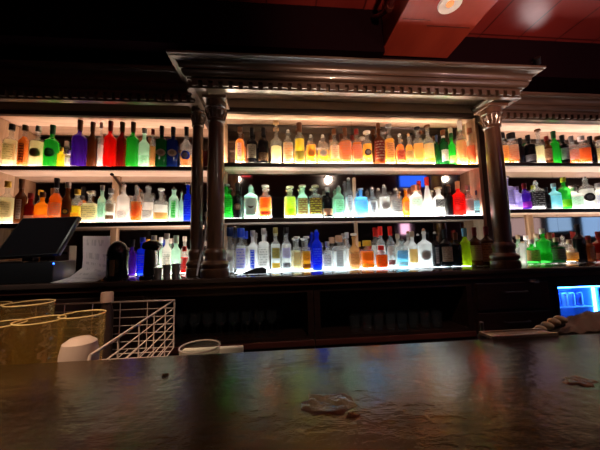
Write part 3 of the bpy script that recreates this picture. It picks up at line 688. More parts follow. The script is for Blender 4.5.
ROWS.append(('middle shelf left of the columns', .018, Z(1.240), 222, [
 B(5, 13, 182, 'spirit', 'clear', G('pale', .6), 'cap', 'gold', 'box', 'cream', 'olive', 'pale yellow bottle with cream label'),
 B(19, 9, 180, 'spirit', 'brown', None, 'foil', 'brown', 'strip', 'beige', 'brown', 'dark brown bottle with beige label'),
 B(29, 9, 194, 'flask', 'dkred', G('red', .4), 'cap', 'dkred', 'low', 'pink', 'red', 'small dark red flask'),
 B(41, 12, 193, 'flask', 'amber', None, 'cap', 'brown', 'low', 'copper', 'dkred', 'flat amber flask'),
 B(54.5, 12, 179, 'round', 'clear', G('orange', .66), 'foil', 'black', 'box', 'cream', 'orange', 'orange bottle with cream label and black neck'),
 B(66, 9, 183, 'round', 'brown', G('orange', .3), 'cap', 'silver', 'disc', 'black', 'gold', 'dark bottle with gold flecked round label'),
 B(76, 9, 190, 'squat', 'clear', G('yellow', .5), 'cap', 'gold', 'low', 'gold', 'cream', 'short yellow bottle'),
 B(89, 15, 192, 'flask', 'clear', G('pale', .6), 'cork', 'cream', 'wide', 'pale', 'gray', 'wide flat pale yellow bottle'),
 B(101, 7, 186, 'spirit', 'mint', None, 'cap', 'silver', 'box', 'mint', 'gray', 'slim pale green bottle with silver cap'),
 B(110, 9, 189, 'spirit', 'clear', None, 'cap', 'silver', 'two', 'beige', 'brown', 'clear bottle with silver cap and beige label'),
 B(122.5, 11, 182, 'spirit', 'white', None, 'pour', 'silver', 'low', 'white', 'gray', 'white bottle with a metal pourer'),
 B(136, 11, 184, 'spirit', 'clear', G('orange', .45), 'pour', 'silver', 'box', 'peach', 'amber', 'orange gold bottle with pourer'),
 B(147.5, 11, 184, 'squat', 'clear', G('white', .5), 'pour', 'silver', 'low', 'white', 'navy', 'clear bottle with blue printed base label'),
 B(160.5, 14, 189, 'flask', 'clear', G('white', .5), 'cork', 'white', 'low', 'peach', 'orange', 'wide flat bottle with a peach band'),
 B(173.5, 11, 187, 'squat', 'mint', None, 'pour', 'silver', 'strip', 'green', 'white', 'pale green bottle with a bright green label'),
 B(181, 5, 190, 'spirit', 'mint', None, 'pour', 'silver', None, d='very thin pale green bottle'),
 B(187.5, 7, 183, 'square', 'blue', None, 'cork', 'beige', 'box', 'blue', 'sky', 'square deep blue bottle'),
]))
ROWS.append(('counter left of the columns', -.04, ZC, 275, [
 B(131, 8, 240, 'wine', 'purple', None, 'foil', 'black', None, d='dark purple bottle'),
 B(141.5, 9, 238, 'square', 'blue', None, 'cap', 'blue', 'box', 'blue', 'yellow', 'blue bottle with blue cap'),
 B(153, 9, 236, 'spirit', 'clear', G('white', .5), 'cap', 'silver', 'box', 'silver', 'gray', 'clear bottle with silver label'),
 B(166, 9, 234, 'spirit', 'white', None, 'cap', 'white', 'box', 'white', 'gray', 'milky white bottle'),
 B(175.5, 9, 236, 'spirit', 'mint', None, 'foil', 'mint', 'low', 'white', 'gray', 'pale green bottle with white base label'),
 B(184, 7, 247, 'squat', 'clear', G('red', .6), 'cap', 'red', 'box', 'white', 'red', 'small bottle with red cap'),
 B(192, 7, 240, 'spirit', 'clear', None, 'cap', 'silver', 'low', 'pink', 'gray', 'slim clear bottle with pink label'),
]))
ROWS.append(('upper shelf right of the columns', .018, RZ1, 163, [
 B(503, 11, 134, 'squat', 'clear', G('gold', .45), 'big', 'black', 'box', 'peach', 'copper', 'gold bottle with peach label and black cap'),
 B(513.5, 10, 134, 'squat', 'clear', G('amber', .45), 'big', 'black', 'wide', 'cream', 'copper', 'amber bottle with a wide cream label'),
 B(522, 7, 139, 'spirit', 'black', None, 'foil', 'black', None, d='slim black bottle'),
 B(530.5, 10, 136, 'wine', 'black', None, 'foil', 'black', 'low', 'gray', 'white', 'black bottle with gray label'),
 B(541, 10, 130, 'tall', 'clear', G('pale', .5), 'cork', 'brown', None, d='clear long necked bottle'),
 B(549, 8, 137, 'wine', 'brown', None, 'cap', 'dkred', 'box', 'pink', 'brown', 'dark bottle with pink label'),
 B(556.5, 9, 132, 'wine', 'green', None, 'foil', 'dkgreen', None, d='plain bright green bottle'),
 B(565, 9, 136, 'wine', 'black', None, 'foil', 'black', 'box', 'silver', 'gray', 'black bottle with silver label'),
 B(574, 9, 137, 'spirit', 'clear', G('orange', .4), 'foil', 'gray', 'box', 'white', 'copper', 'clear orange tinted bottle with white label'),
 B(584, 10, 137, 'squat', 'clear', G('orange', .55), 'cap', 'white', 'box', 'peach', 'orange', 'orange bottle with white cap'),
 B(593, 7, 137, 'wine', 'black', None, 'foil', 'black', None, d='slim black wine bottle'),
 B(601, 9, 137, 'squat', 'clear', G('pale', .55), 'cap', 'brown', 'box', 'cream', 'olive', 'pale bottle with brown cap'),
]))
ROWS.append(('middle shelf right of the columns', .018, RZ0, 209, [
 B(508.5, 11, 177, 'square', 'lilac', G('white', .5), 'cork', 'white', 'box', 'lilac', 'white', 'tall pale lilac bottle'),
 B(518, 8, 187, 'squat', 'lilac', None, 'cap', 'lilac', 'low', 'lilac', 'purple', 'short lilac bottle'),
 B(526.5, 9, 184, 'spirit', 'purple', None, 'foil', 'dkred', 'low', 'magenta', 'purple', 'purple bottle with magenta base'),
 B(538, 12, 181, 'squat', 'clear', G('white', .4), 'ball', 'white', 'wide', 'black', 'silver', 'clear bottle with wide black label'),
 B(547.5, 7, 188, 'wine', 'black', None, 'foil', 'black', None, d='black bottle'),
 B(556, 10, 184, 'spirit', 'aqua', None, 'cap', 'aqua', 'box', 'aqua', 'white', 'pale aqua blue bottle'),
 B(566.5, 8, 178, 'wine', 'green', None, 'cap', 'lime', 'low', 'lime', 'green', 'bright green bottle with lime label'),
 B(576, 10, 188, 'squat', 'white', None, 'cap', 'white', 'box', 'mint', 'gray', 'short white bottle'),
 B(588.5, 13, 177, 'squat', 'clear', G('white', .6), 'ball', 'silver', 'disc', 'black', 'gray', 'wide clear bottle with black round mark'),
 B(601, 10, 184, 'squat', 'white', None, 'cap', 'silver', 'box', 'silver', 'blue', 'pale bottle with silver label'),
]))
ROWS.append(('counter right of the columns', -.06, ZC, 265, [
 B(533, 10, 240, 'spirit', 'green', None, 'cap', 'white', 'wide', 'copper', 'brown', 'green bottle with copper label'),
 B(545, 10, 229, 'wine', 'green', None, 'cap', 'mint', 'low', 'green', 'dkgreen', 'tall green bottle'),
 B(558, 12, 238, 'spirit', 'dkgreen', None, 'cap', 'beige', 'wide', 'gray', 'silver', 'dark green bottle with gray label'),
 B(571, 10, 240, 'round', 'clear', G('gold', .4), 'cap', 'beige', 'box', 'pale', 'olive', 'half full gold bottle'),
 B(581, 8, 225, 'wine', 'black', None, 'foil', 'black', None, d='tall black wine bottle'),
 B(590.5, 7, 236, 'spirit', 'brown', None, 'cap', 'dkred', 'strip', 'beige', 'brown', 'brown bottle with an upright beige label'),
 B(601, 10, 232, 'spirit', 'dkred', G('copper', .5), 'foil', 'dkred', 'low', 'copper', 'brown', 'reddish brown bottle'),
]))
ROWS.append(('rear of the counter right of the columns', .07, ZC, 263.5, [
 B(528, 7, 236, 'spirit', 'clear', G('white', .4), 'cap', 'white', None, d='slim clear bottle at the rear of the right counter beside the column'),
 B(538.5, 7, 234, 'wine', 'mint', None, 'cap', 'beige', None, d='slim pale green bottle behind and left of the tall green bottle'),
 B(552, 7, 233, 'wine', 'dkgreen', None, 'foil', 'brown', None, d='dark green bottle neck rising behind the short green bottles on the right counter'),
 B(564.5, 7, 235, 'spirit', 'clear', G('pale', .4), 'pour', 'silver', None, d='clear bottle with pourer behind the half full gold bottle'),
 B(575.5, 7, 232, 'wine', 'brown', None, 'foil', 'dkred', None, d='slim brown bottle at the rear, just left of the tall black wine bottle'),
]))
ROWS.append(('rear of the counter left of the columns', .07, ZC, 273, [
 B(147, 7, 240, 'spirit', 'gold', None, 'cap', 'gold', None, d='small gold bottle at the rear of the left counter beside the blue bottle'),
 B(160, 7, 238, 'wine', 'mint', None, 'cap', 'white', None, d='pale green bottle at the rear of the left counter behind the steel tins'),
]))
for where, Y, zsf, yb, row in ROWS:
    prev = None
    last_x = None
    for bi, (x, w, t, style, gc, fill, cap, capc, lab, labc, ink, d) in enumerate(row):
        w_ = w*1.08
        for nb in (row[bi-1] if bi else None, row[bi+1] if bi+1 < len(row) else None):
            if nb: w_ = min(w_, max(.8*w, 2*abs(nb[0]-x)*.985-nb[1]*1.04))
        yy = yb-.028*(x-350) if where.startswith(('counter', 'rear')) else yb
        p = at(x, yy, Y); pt = at(x, (t+yy)/2, Y)
        h = at(x+(p.x*0), t, Y).z-zsf
        wid = abs(at(x+w_/2, yy-10, Y).x-at(x-w_/2, yy-10, Y).x)
        wid = min(wid, .110)
        y_ = Y
        r = make_bottle(h, wid*.985, style, gc, fill, cap, capc, lab, labc, ink)
        r.location = (p.x, y_, zsf+.0046)
        r.rotation_euler.z = math.atan2(p.x-CP.x, -(CP.y-Y))*-.55+random.uniform(-.1, .1)
        tag(r, d+' on the '+where if not where.startswith('rear') else d, 'bottle', 'bottles on the '+where)

# ------------------------------------------------------------------ things on the back counter
def on(px, py, z): q = atz(px, py, z); return q
# tool lying at the left end of the lit bottles
tl = tag(empty('hand_tool', (0, 0, 0)), 'black wedge shaped plastic tool lying on the counter before the clear bottles', 'tool')
a, b = at(242, 276, -.27), at(266, 272, -.25)
d = (b-a); d.z = 0
tl.location = (a.x, -.27, ZC+.0035); L = d.length
MB().prism([(0, 0, 0), (L, 0, 0), (L*1.02, 0, .030), (L*.85, 0, .046), (L*.62, 0, .040), (.02, 0, .012), (0, 0, .008)], (0, .035, 0)).bevel(.003).build('grip', plain((.03, .035, .04), .25), tl, True)
MB().prism([(.02, 0, .0125), (L*.62, 0, .0405), (L*.62, 0, .044), (.02, 0, .016)], (0, .035, 0)).build('steel_jaw', STEEL, tl)
# metal shakers and tins left
def tin(x, ytop, w, Y, label, mat=plain((.8, .78, .75), .38, 1.0), lid=None, name='shaker_tin'):
    p = at(x, 281, Y); h = at(x, ytop, Y).z-ZC; R = abs(at(x+w/2, 270, Y).x-at(x-w/2, 270, Y).x)/2
    r = tag(empty(name, (p.x, Y, ZC)), label, 'shaker')
    MB().lathe([(0, 0), (R*.78, 0), (R*.80, .004), (R*.98, h*.97), (R*1.02, h), (R*.94, h), (R*.74, .01), (0, .01)], 24, cap=False).build('cup', mat, r, True)
    MB().lathe([(R*.98, h-.004), (R*1.05, h-.002), (R*1.05, h+.002), (R*.98, h+.003)], 24, cap=False).build('rim', mat, r, True)
    return r
tin(158, 268, 8, -.38, 'steel shaker tin, leftmost of the row before the left bottles')
tin(166.5, 265, 8, -.38, 'steel shaker tin in the middle of the row before the left bottles')
tin(176, 264, 9, -.38, 'steel shaker tin nearest the columns in the row before the left bottles')
# black domed canister
def dome(x, ytop, w, Y, label, name='canister'):
    p = at(x, 278, Y); h = at(x, ytop, Y).z-ZC; R = abs(at(x+w/2, 270, Y).x-at(x-w/2, 270, Y).x)/2
    r = tag(empty(name, (p.x, Y, ZC)), label, 'canister')
    MB().lathe([(R*.92, 0), (R, .01), (R, h*.62)], 28).build('body', BLACKGLOSS, r, True)
    MB().lathe([(R*1.03, h*.62), (R*1.03, h*.66)]+[(max(.001, R*math.cos(a*PI/16)), h*.66+h*.34*math.sin(a*PI/16)) for a in range(9)], 28).build('lid', BLACKGLOSS, r, True)
    MB().grid(lambda u, v: (R*1.015*math.cos(-PI/2+(u-.5)*.5), R*1.015*math.sin(-PI/2+(u-.5)*.5), h*(.12+.4*v)), 6, 2).build('sight_window', plain((.18, .12, .07), .2), r, 'keep')
    return r
dome(117, 241, 20, -.375, 'black domed canister standing beside the white paper')
# black mixer with a rounded head
p = at(150, 280, -.35)
mx = tag(empty('drink_mixer', (p.x, -.36, ZC)), 'black countertop mixer with a round head between the canister and the tins', 'mixer')
MB().lathe([(.055, 0), (.058, .006), (.056, .02), (.03, .03)], 24).build('foot', BLACKGLOSS, mx, True)
MB().prism([(-.035, -.02, .02), (.035, -.02, .02), (.022, -.02, .19), (-.028, -.02, .19)], (0, .045, 0)).bevel(.01, 3).build('stand', BLACK, mx, True)
MB().tube([(-.045, 0, .20), (-.03, 0, .212), (.0, 0, .218), (.035, 0, .212), (.062, 0, .198)], [.012, .028, .032, .032, .022], 16).build('head', BLACKGLOSS, mx, True)
MB().lathe([(.004, .09), (.004, .18)], 8, c=(.052, 0, 0)).build('spindle', STEEL, mx, True)
MB().lathe([(.012, .086), (.012, .092)], 12, c=(.052, 0, 0)).build('beater', STEEL, mx, True)
# small glasses beside the right column
for i, (x, top, w) in enumerate(((517, 247, 8), (524.5, 243, 8))):
    p = at(x, 266, -.16); h = at(x, top, -.16).z-ZC; R = .027
    r = tag(empty('small_glass', (p.x, -.16, ZC)), 'small clear glass right of the column base, %s' % ('nearer the column' if i == 0 else 'nearer the green bottles'), 'glass', 'small glasses by the right column')
    MB().lathe([(0, 0), (R*.75, 0), (R, h), (R*.93, h), (R*.68, .01), (0, .01)], 20, cap=False).build('bowl', glass((.9, .92, .92), .3), r, True)
    MB().lathe([(R*.74, .0), (R*.79, .012), (R*.74, .014)], 20).build('foot', TUMB, r, True)
# paper sheet, folded over and leaning
pp_ = tag(empty('paper_sheet', (0, 0, 0)), 'white printed paper leaning up from the counter beside the black screen', 'paper')
ctl = [((50, 283), (95, 282), -.44), ((70, 277), (103, 278.5), -.41), ((82, 268), (109, 273), -.38), ((83, 258), (109, 262), -.36), ((83, 236), (110.5, 236), -.31)]
def paper(u, v):
    f = v*(len(ctl)-1); i = min(int(f), len(ctl)-2); f -= i
    (l0, r0, y0), (l1, r1, y1) = ctl[i], ctl[i+1]; m = lambda a, b: a+(b-a)*f
    l = at(m(l0[0], l1[0]), m(l0[1], l1[1]), m(y0, y1)); r = at(m(r0[0], r1[0]), m(r0[1], r1[1]), m(y0, y1))
    q = l.lerp(r, u); q.y += .012*math.sin(u*PI)*v; q.z = max(q.z, ZC+.002)
    return q
MB().grid(paper, 8, 20, .0008).build('sheet', label_mat((.80, .76, .74), (.45, .42, .42), .5), pp_, True)
# point of sale terminal
ps = tag(empty('payment_terminal', (0, 0, 0)), 'black touchscreen till on a stand at the left end of the counter', 'till')
Yt = -.36
s0, s1, s2, s3 = at(22, 218, Yt+.02), at(79.5, 216, Yt+.02), at(57, 254, Yt-.10), at(-8, 258, Yt-.10)
n = (s1-s0).cross(s3-s0).normalized()
if n.y < 0: n = -n
MB().prism([s0, s1, s2, s3], n*.03).bevel(.004).build('screen_housing', BLACK, ps, True)
ins = lambda q, c: q+(c-q)*.06
cc = (s0+s1+s2+s3)/4
MB().prism([ins(q, cc)-n*.0012 for q in (s0, s1, s2, s3)], n*.001).build('display_glass', BLACKGLOSS, ps)
b0, b1 = at(4, 262, Yt-.02), at(60, 262, Yt-.02)
MB().box((b0.x-.15, Yt-.075, ZC+.001), (b1.x, Yt+.12, b0.z)).bevel(.008, 3).build('base_unit', BLACK, ps, True)
nk = at(33, 256, Yt+.04)
MB().box((nk.x-.03, Yt+.0, b0.z-.01), (nk.x+.03, Yt+.05, nk.z+.05)).bevel(.006).build('neck', BLACK, ps, True)
lp = at(53.5, 263.5, Yt-.078)
MB().lathe([(0, 0), (.0035, .001), (.0035, .003), (0, .004)], 12, c=(0, 0, 0)).build('power_light', emit((.02, .10, 1.0), 14), ps).matrix_basis = Matrix.Translation((lp.x, Yt-.0755, lp.z)) @ Matrix.Rotation(PI/2, 4, 'X')
MB().box((b0.x-.1, Yt-.077, b0.z-.004), (b1.x-.02, Yt-.0745, b0.z-.002)).build('front_trim', STEEL, ps)
# card reader box right of it, brown bottle behind
q = at(65, 262, Yt+.16)
cb = tag(empty('receipt_box', (q.x, Yt+.16, ZC)), 'small beige box tucked behind the till screen, left of the paper', 'box')
q2 = at(65, 246, Yt+.16); hh = q2.z-ZC
MB().box((-.045, -.03, 0), (.045, .04, hh)).bevel(.004).build('box_body', plain((.32, .27, .20), .5), cb, True)
MB().box((-.035, -.032, hh*.75), (.035, -.0305, hh*.82)).build('paper_slot', BLACK, cb)
q = at(27, 262, Yt+.14)
cu_ = tag(empty('copper_mug', (q.x, Yt+.16, ZC)), 'small copper mug seen under the till screen', 'mug')
hh = at(27, 243, Yt+.16).z-ZC
MB().lathe([(0, 0), (.03, 0), (.036, .02), (.034, hh), (.031, hh), (.032, .02), (0, .01)], 22, cap=False).build('cup', plain((.6, .22, .08), .25, 1.0), cu_, True)
MB().tube([(.033, 0, hh*.8), (.055, 0, hh*.75), (.058, 0, hh*.4), (.034, 0, hh*.3)], .004, 8).build('handle', plain((.6, .22, .08), .25, 1.0), cu_, True)
# white cable hanging between the left columns
a = at(205, 234, -.28); b = at(199, 262, -.28)
cw = tag(empty('white_cable', (0, 0, 0)), 'pale cable hanging down between the two left columns', 'cable')
MB().tube([at(206, 215, -.28), at(205, 234, -.28), at(202.5, 248, -.28), at(199, 262, -.29), Vector((at(197, 275, -.29).x, -.29, ZC+.006))], .007, 8).build('cord', plain((.62, .58, .62), .5), cw, True)
MB().lathe([(.011, 0), (.011, .02), (.007, .03)], 12, c=tuple(at(206, 216, -.28))).build('plug', plain((.5, .47, .5), .4), cw, True)

# ------------------------------------------------------------------ front bar
def bar_mat():
    m, nt, out = new_mat('worn_bar_top')
    b = N(nt, 'ShaderNodeBsdfPrincipled'); b.inputs['Specular Tint'].default_value = (1, .66, .34, 1); b.inputs['Specular IOR Level'].default_value = .22; tc = N(nt, 'ShaderNodeTexCoord')
    n1 = N(nt, 'ShaderNodeTexNoise', Scale=9.0, Detail=8.0, Roughness=.65); n2 = N(nt, 'ShaderNodeTexNoise', Scale=60.0, Detail=4.0)
    mp = N(nt, 'ShaderNodeMapping'); mp.inputs['Scale'].default_value = (.35, 1, 1)
    nt.links.new(tc.outputs['Object'], mp.inputs[0]); nt.links.new(mp.outputs[0], n1.inputs['Vector']); nt.links.new(tc.outputs['Object'], n2.inputs['Vector'])
    r = N(nt, 'ShaderNodeValToRGB'); r.color_ramp.elements[0].position = .3; r.color_ramp.elements[0].color = (.016, .008, .003, 1); r.color_ramp.elements[1].position = .75; r.color_ramp.elements[1].color = (.055, .029, .009, 1)
    nt.links.new(n1.outputs['Fac'], r.inputs[0]); nt.links.new(r.outputs[0], b.inputs['Base Color'])
    rr = N(nt, 'ShaderNodeMapRange'); rr.inputs[3].default_value = .10; rr.inputs[4].default_value = .26
    nt.links.new(n1.outputs['Fac'], rr.inputs[0]); nt.links.new(rr.outputs[0], b.inputs['Roughness'])
    ad = N(nt, 'ShaderNodeMath', operation='MULTIPLY_ADD'); ad.inputs[1].default_value = .35; nt.links.new(n2.outputs['Fac'], ad.inputs[0]); nt.links.new(n1.outputs['Fac'], ad.inputs[2])
    bp = N(nt, 'ShaderNodeBump', Strength=.6, Distance=.004); nt.links.new(ad.outputs[0], bp.inputs['Height']); nt.links.new(bp.outputs[0], b.inputs['Normal'])
    nt.links.new(b.outputs[0], out.inputs[0]); return m
ZB = Z(.80)
e0, e1 = atz(0, 364, ZB), atz(600, 332.5, ZB)
d = (e1-e0).normalized(); e0 = e0-d*2.2; e1 = e1+d*2.8
back = Vector((d.y, -d.x, 0))
bt_ = tag(empty('bar_counter', (0, 0, 0)), 'worn dark brown bar counter filling the foreground', 'bar counter')
MB().prism([e0, e1, e1+back*.64, e0+back*.64], (0, 0, -.045)).bevel(.006, 3).build('bar_top', bar_mat(), bt_, True)
d_bar = d
i0, i1 = e0+back*.10, e1+back*.10
MB().prism([Vector((q.x, q.y, ZB-.045)) for q in (i0, i1, i1+back*.12, i0+back*.12)], (0, 0, -(ZB-.046))).build('bar_front', CABWOOD, bt_)
# knots and gouges in the top
def scar(px, py, s, label):
    q = atz(px, py, ZB); r = MB(); rr = random.Random(px)
    n = 16; ring = []
    out = []
    for k in range(n):
        a = 2*PI*k/n; q_ = s*(1+.35*rr.uniform(-1, 1)); out.append((q.x+1.6*q_*math.cos(a), q.y+q_*math.sin(a)))
    va = [r.bm.verts.new((x, y, ZB+.0002)) for x, y in out]
    vb = [r.bm.verts.new((q.x+(x-q.x)*.8, q.y+(y-q.y)*.8, ZB+.0012+.0008*rr.random())) for x, y in out]
    vc = [r.bm.verts.new((q.x+(x-q.x)*.45, q.y+(y-q.y)*.45, ZB+.0005)) for x, y in out]
    c = r.bm.verts.new((q.x, q.y, ZB+.0012))
    for A, B_ in ((va, vb), (vb, vc)):
        for k in range(n): r.bm.faces.new((A[k], A[(k+1) % n], B_[(k+1) % n], B_[k]))
    for k in range(n): r.bm.faces.new((vc[k], vc[(k+1) % n], c))
    o = r.build('knot', plain((.16, .055, .018), .22, 0, .5, 90, .4), bt_, True); o['label'] = label
scar(324, 404, .022, 'reddish raised knot'); scar(352, 416, .005, 'small dark knot'); scar(580, 381, .013, 'shiny gouge'); scar(165, 375, .003, 'tiny dark pit')

# ------------------------------------------------------------------ bartender's side work surface and what stands on it
ZW = Z(.607)
def bench(xa, xb, dep, label):
    a = e0+d_bar*((xa-e0.x)/d_bar.x); b = e0+d_bar*((xb-e0.x)/d_bar.x); a = a-back*.004; b = b-back*.004
    wk = tag(empty('underbar_workbench', (0, 0, 0)), label, 'workbench')
    MB().prism([Vector((q.x, q.y, ZW-.0005)) for q in (a, b, b-back*dep, a-back*dep)], (0, 0, -.03)).build('worktop', plain((.02, .016, .014), .4, .3), wk)
    MB().prism([Vector((q.x, q.y, ZW-.031)) for q in (a-back*.04, b-back*.04, b-back*(dep-.03), a-back*(dep-.03))], (0, 0, -(ZW-.032))).build('cabinet', BLACK, wk)
bench(-1.6, .10, .55, 'low dark work surface under the wire rack on the far side of the bar')
bench(.104, 3.2, .26, 'low dark work surface behind the bar from the glass rim to the towel')
# rack
zr = Z(.80)
cA, cB = atz(50, 304.5, zr), atz(174.5, 300, zr)
cD = cB+(atz(84, 360, zr)-cB)*.93
ex_ = (cA-cB).normalized(); Lx = .85; 
fy = cD-cB; fy.z = 0; fy = Vector((fy.x, fy.y, 0)).normalized(); Ly = (cB.y-(e0.y+d_bar.y/d_bar.x*(cB.x-e0.x))-.008)/abs(fy.y)
rk = tag(empty('wire_rack', (0, 0, 0)), 'white wire glass rack standing behind the bar at the left', 'rack')
zbo = ZW+.005
def P(u, v, z): q = cB+ex_*(Lx*u)+fy*(Ly*v); return Vector((q.x, q.y, z))
WIRE = plain((.52, .40, .36), .4)
MB().tube([P(0, 1, zr-.03), P(0, .985, zr), P(0, 0, zr), P(1, 0, zr), P(1, .985, zr), P(1, 1, zr-.03)], .0034, 8).build('top_rim', WIRE, rk, True)
mb = MB()
for k in range(1, 6):
    z = zbo+(zr-zbo)*k/6; mb.tube([P(0, 0, z), P(1, 0, z)], .0015, 6)
for k in range(0, 9): mb.tube([P(k/8, 0, zbo), P(k/8, 0, zr)], .0018 if k not in (0, 8) else .003, 6)
mb.build('back_side', WIRE, rk, True)
for u, nm in ((0, 'right_side'), (1, 'left_side')):
    mb = MB()
    for k in range(1, 6):
        z = zbo+(zr-zbo)*k/6; mb.tube([P(u, 0, z), P(u, 1, z)], .0016, 6)
    for k in range(0, 6): mb.tube([P(u, k/5, zbo), P(u, k/5, zr-(.03 if k == 5 else 0))], .0018, 6)
    mb.build('side_grid', WIRE, rk, True)
mb = MB()
for k in range(0, 25): mb.tube([P(k/24, 0, zbo), P(k/24, 1, zbo)], .0016, 6)
for k in range(0, 13): mb.tube([P(0, k/12, zbo+.003), P(1, k/12, zbo+.003)], .0016, 6)
mb.build('base_grid', WIRE, rk, True)

# pint glasses in the rack, with a cut pattern
def pint_mat():
    m, nt, out = new_mat('cut_glass')
    b = N(nt, 'ShaderNodeBsdfTransparent', Color=(.93, .88, .72, 1)); g = N(nt, 'ShaderNodeBsdfGlossy', Roughness=.10, Color=(1, .85, .6, 1)); df = N(nt, 'ShaderNodeBsdfTranslucent', Color=(.80, .66, .36, 1))
    tc = N(nt, 'ShaderNodeTexCoord'); v = N(nt, 'ShaderNodeTexVoronoi', Scale=70.0); nt.links.new(tc.outputs['Object'], v.inputs['Vector'])
    bp = N(nt, 'ShaderNodeBump', Strength=.9, Distance=.004); nt.links.new(v.outputs['Distance'], bp.inputs['Height'])
    nt.links.new(bp.outputs[0], g.inputs['Normal'])
    s1 = N(nt, 'ShaderNodeMixShader', Fac=.13); nt.links.new(b.outputs[0], s1.inputs[1]); nt.links.new(df.outputs[0], s1.inputs[2])
    fr = N(nt, 'ShaderNodeFresnel', IOR=2.4); nt.links.new(bp.outputs[0], fr.inputs['Normal'])
    s2 = N(nt, 'ShaderNodeMixShader'); ge = N(nt, 'ShaderNodeNewGeometry'); iv = N(nt, 'ShaderNodeMath', operation='SUBTRACT'); iv.inputs[0].default_value = 1; nt.links.new(ge.outputs['Backfacing'], iv.inputs[1])
    ml = N(nt, 'ShaderNodeMath', operation='MULTIPLY'); nt.links.new(fr.outputs[0], ml.inputs[0]); nt.links.new(iv.outputs[0], ml.inputs[1])
    nt.links.new(ml.outputs[0], s2.inputs[0]); nt.links.new(s1.outputs[0], s2.inputs[1]); nt.links.new(g.outputs[0], s2.inputs[2])
    nt.links.new(s2.outputs[0], out.inputs[0]); return m
PINT = pint_mat()
def pint(px, w, top, Y, label, tilt=0, zb=None, name='pint_glass'):
    q = at(px, top, Y); R = abs(at(px+w/2, top, Y).x-at(px-w/2, top, Y).x)/2
    zb = (ZW+.0115) if zb is None else zb; h = q.z-zb
    r = tag(empty(name, (q.x, Y, zb)), label, 'glass', 'big glasses in the wire rack')
    MB().lathe([(0, .0), (R*.74, 0), (R*.80, h*.2), (R*.92, h*.6), (R, h), (R*.95, h+.001), (R*.87, h*.6), (R*.70, .014), (0, .014)], 30, cap=False).build('tumbler', PINT, r, True)
    MB().tube([(R*.975*math.cos(2*PI*k/30), R*.975*math.sin(2*PI*k/30), h) for k in range(30)], R*.035, 6, True).build('rim', plain((.62, .46, .22), .2), r, True)
    r.rotation_euler = (0, tilt, 0)
    return r
pint(83, 41, 314, -1.49, 'big cut glass behind the bar, nearest the wire rack right corner')
pint(40, 44, 320, -1.52, 'big cut glass in the middle of the three behind the bar')
pint(2, 40, 324, -1.53, 'big cut glass cut off by the left picture edge')
pint(30, 42, 303, -1.30, 'big cut glass standing further back, seen over the front three')
pint(-14, 40, 305, -1.32, 'big cut glass further back at the picture edge')
# pale upturned cup inside the rack
q = at(80, 342, -1.60)
R = abs(at(100, 350, -1.60).x-at(62, 350, -1.60).x)/2
wc = tag(empty('plastic_cup', (q.x, -1.60, ZW+.0115)), 'pale pinkish upturned plastic cup in front of the right pint glass', 'cup')
h = q.z-(ZW+.0115)
MB().lathe([(R*1.04, 0), (R*1.04, .006), (R, .008), (R*.95, h*.7), (R*.90, h*.9), (R*.80, h), (R*.5, h*1.04), (0, h*1.05)], 28).build('cup_body', plain((.42, .31, .28), .5), wc, True)
MB().lathe([(R*1.02, .0), (R*1.09, .002), (R*1.09, .007), (R*1.02, .008)], 28, cap=False).build('lip', plain((.42, .31, .28), .5), wc, True)
# little pale cup behind rack
q = at(107, 302, -1.08); zt = at(107, 292, -1.08).z
sc_ = tag(empty('bottle_neck', (q.x, -1.08, ZW)), 'pale capped squeeze bottle standing behind the wire rack', 'bottle')
sc_.name = 'squeeze_bottle'
R = abs(at(113, 297, -1.08).x-at(101, 297, -1.08).x)/2; hz = zt-ZW; zl = q.z-ZW
MB().lathe([(R*1.0, 0), (R*1.05, .01), (R*1.05, zl*.8), (R*.7, zl*.98), (R*.7, zl)], 22).build('bottle_body', plain((.03, .015, .012), .4), sc_, True)
MB().lathe([(R*.98, zl), (R*1.0, zl+.002), (R*.95, hz-.004), (R*.85, hz)], 22).build('cap', plain((.62, .42, .36), .5), sc_, True)
# rim of a clear glass right of the rack + white board
q = at(200, 347, -1.56); zb = ZW; R = abs(at(220, 346, -1.56).x-at(180, 346, -1.56).x)/2; h = q.z-zb
cg = tag(empty('clear_bowl', (q.x, -1.56, ZW+.0015)), 'clear glass whose rim shows above the bar edge right of the rack', 'glass')
MB().lathe([(0, 0), (R*.72, 0), (R*.9, h*.5), (R, h), (R*.97, h+.001), (R*.86, h*.5), (R*.68, .008), (0, .008)], 36, cap=False).build('tumbler', glass((.8, .8, .78), .08), cg, True)
MB().tube([(R*.985*math.cos(2*PI*k/36), R*.985*math.sin(2*PI*k/36), h) for k in range(36)], .0018, 6, True).build('rim', plain((.45, .38, .34), .2), cg, True)
a, b = at(182, 350, -1.50), at(243, 350, -1.50)
wb = tag(empty('cutting_board', (0, 0, 0)), 'white cutting board standing on edge behind the bar near the glass rim', 'board')
MB().box((a.x, -1.50, ZW), (b.x, -1.485, a.z)).bevel(.003).build('board', plain((.62, .58, .52), .5), wb)
MB().box((a.x-.008, -1.497, ZW), (a.x-.0005, -1.488, a.z-.004)).bevel(.002).build('edge_strip', plain((.4, .37, .33), .5), wb)
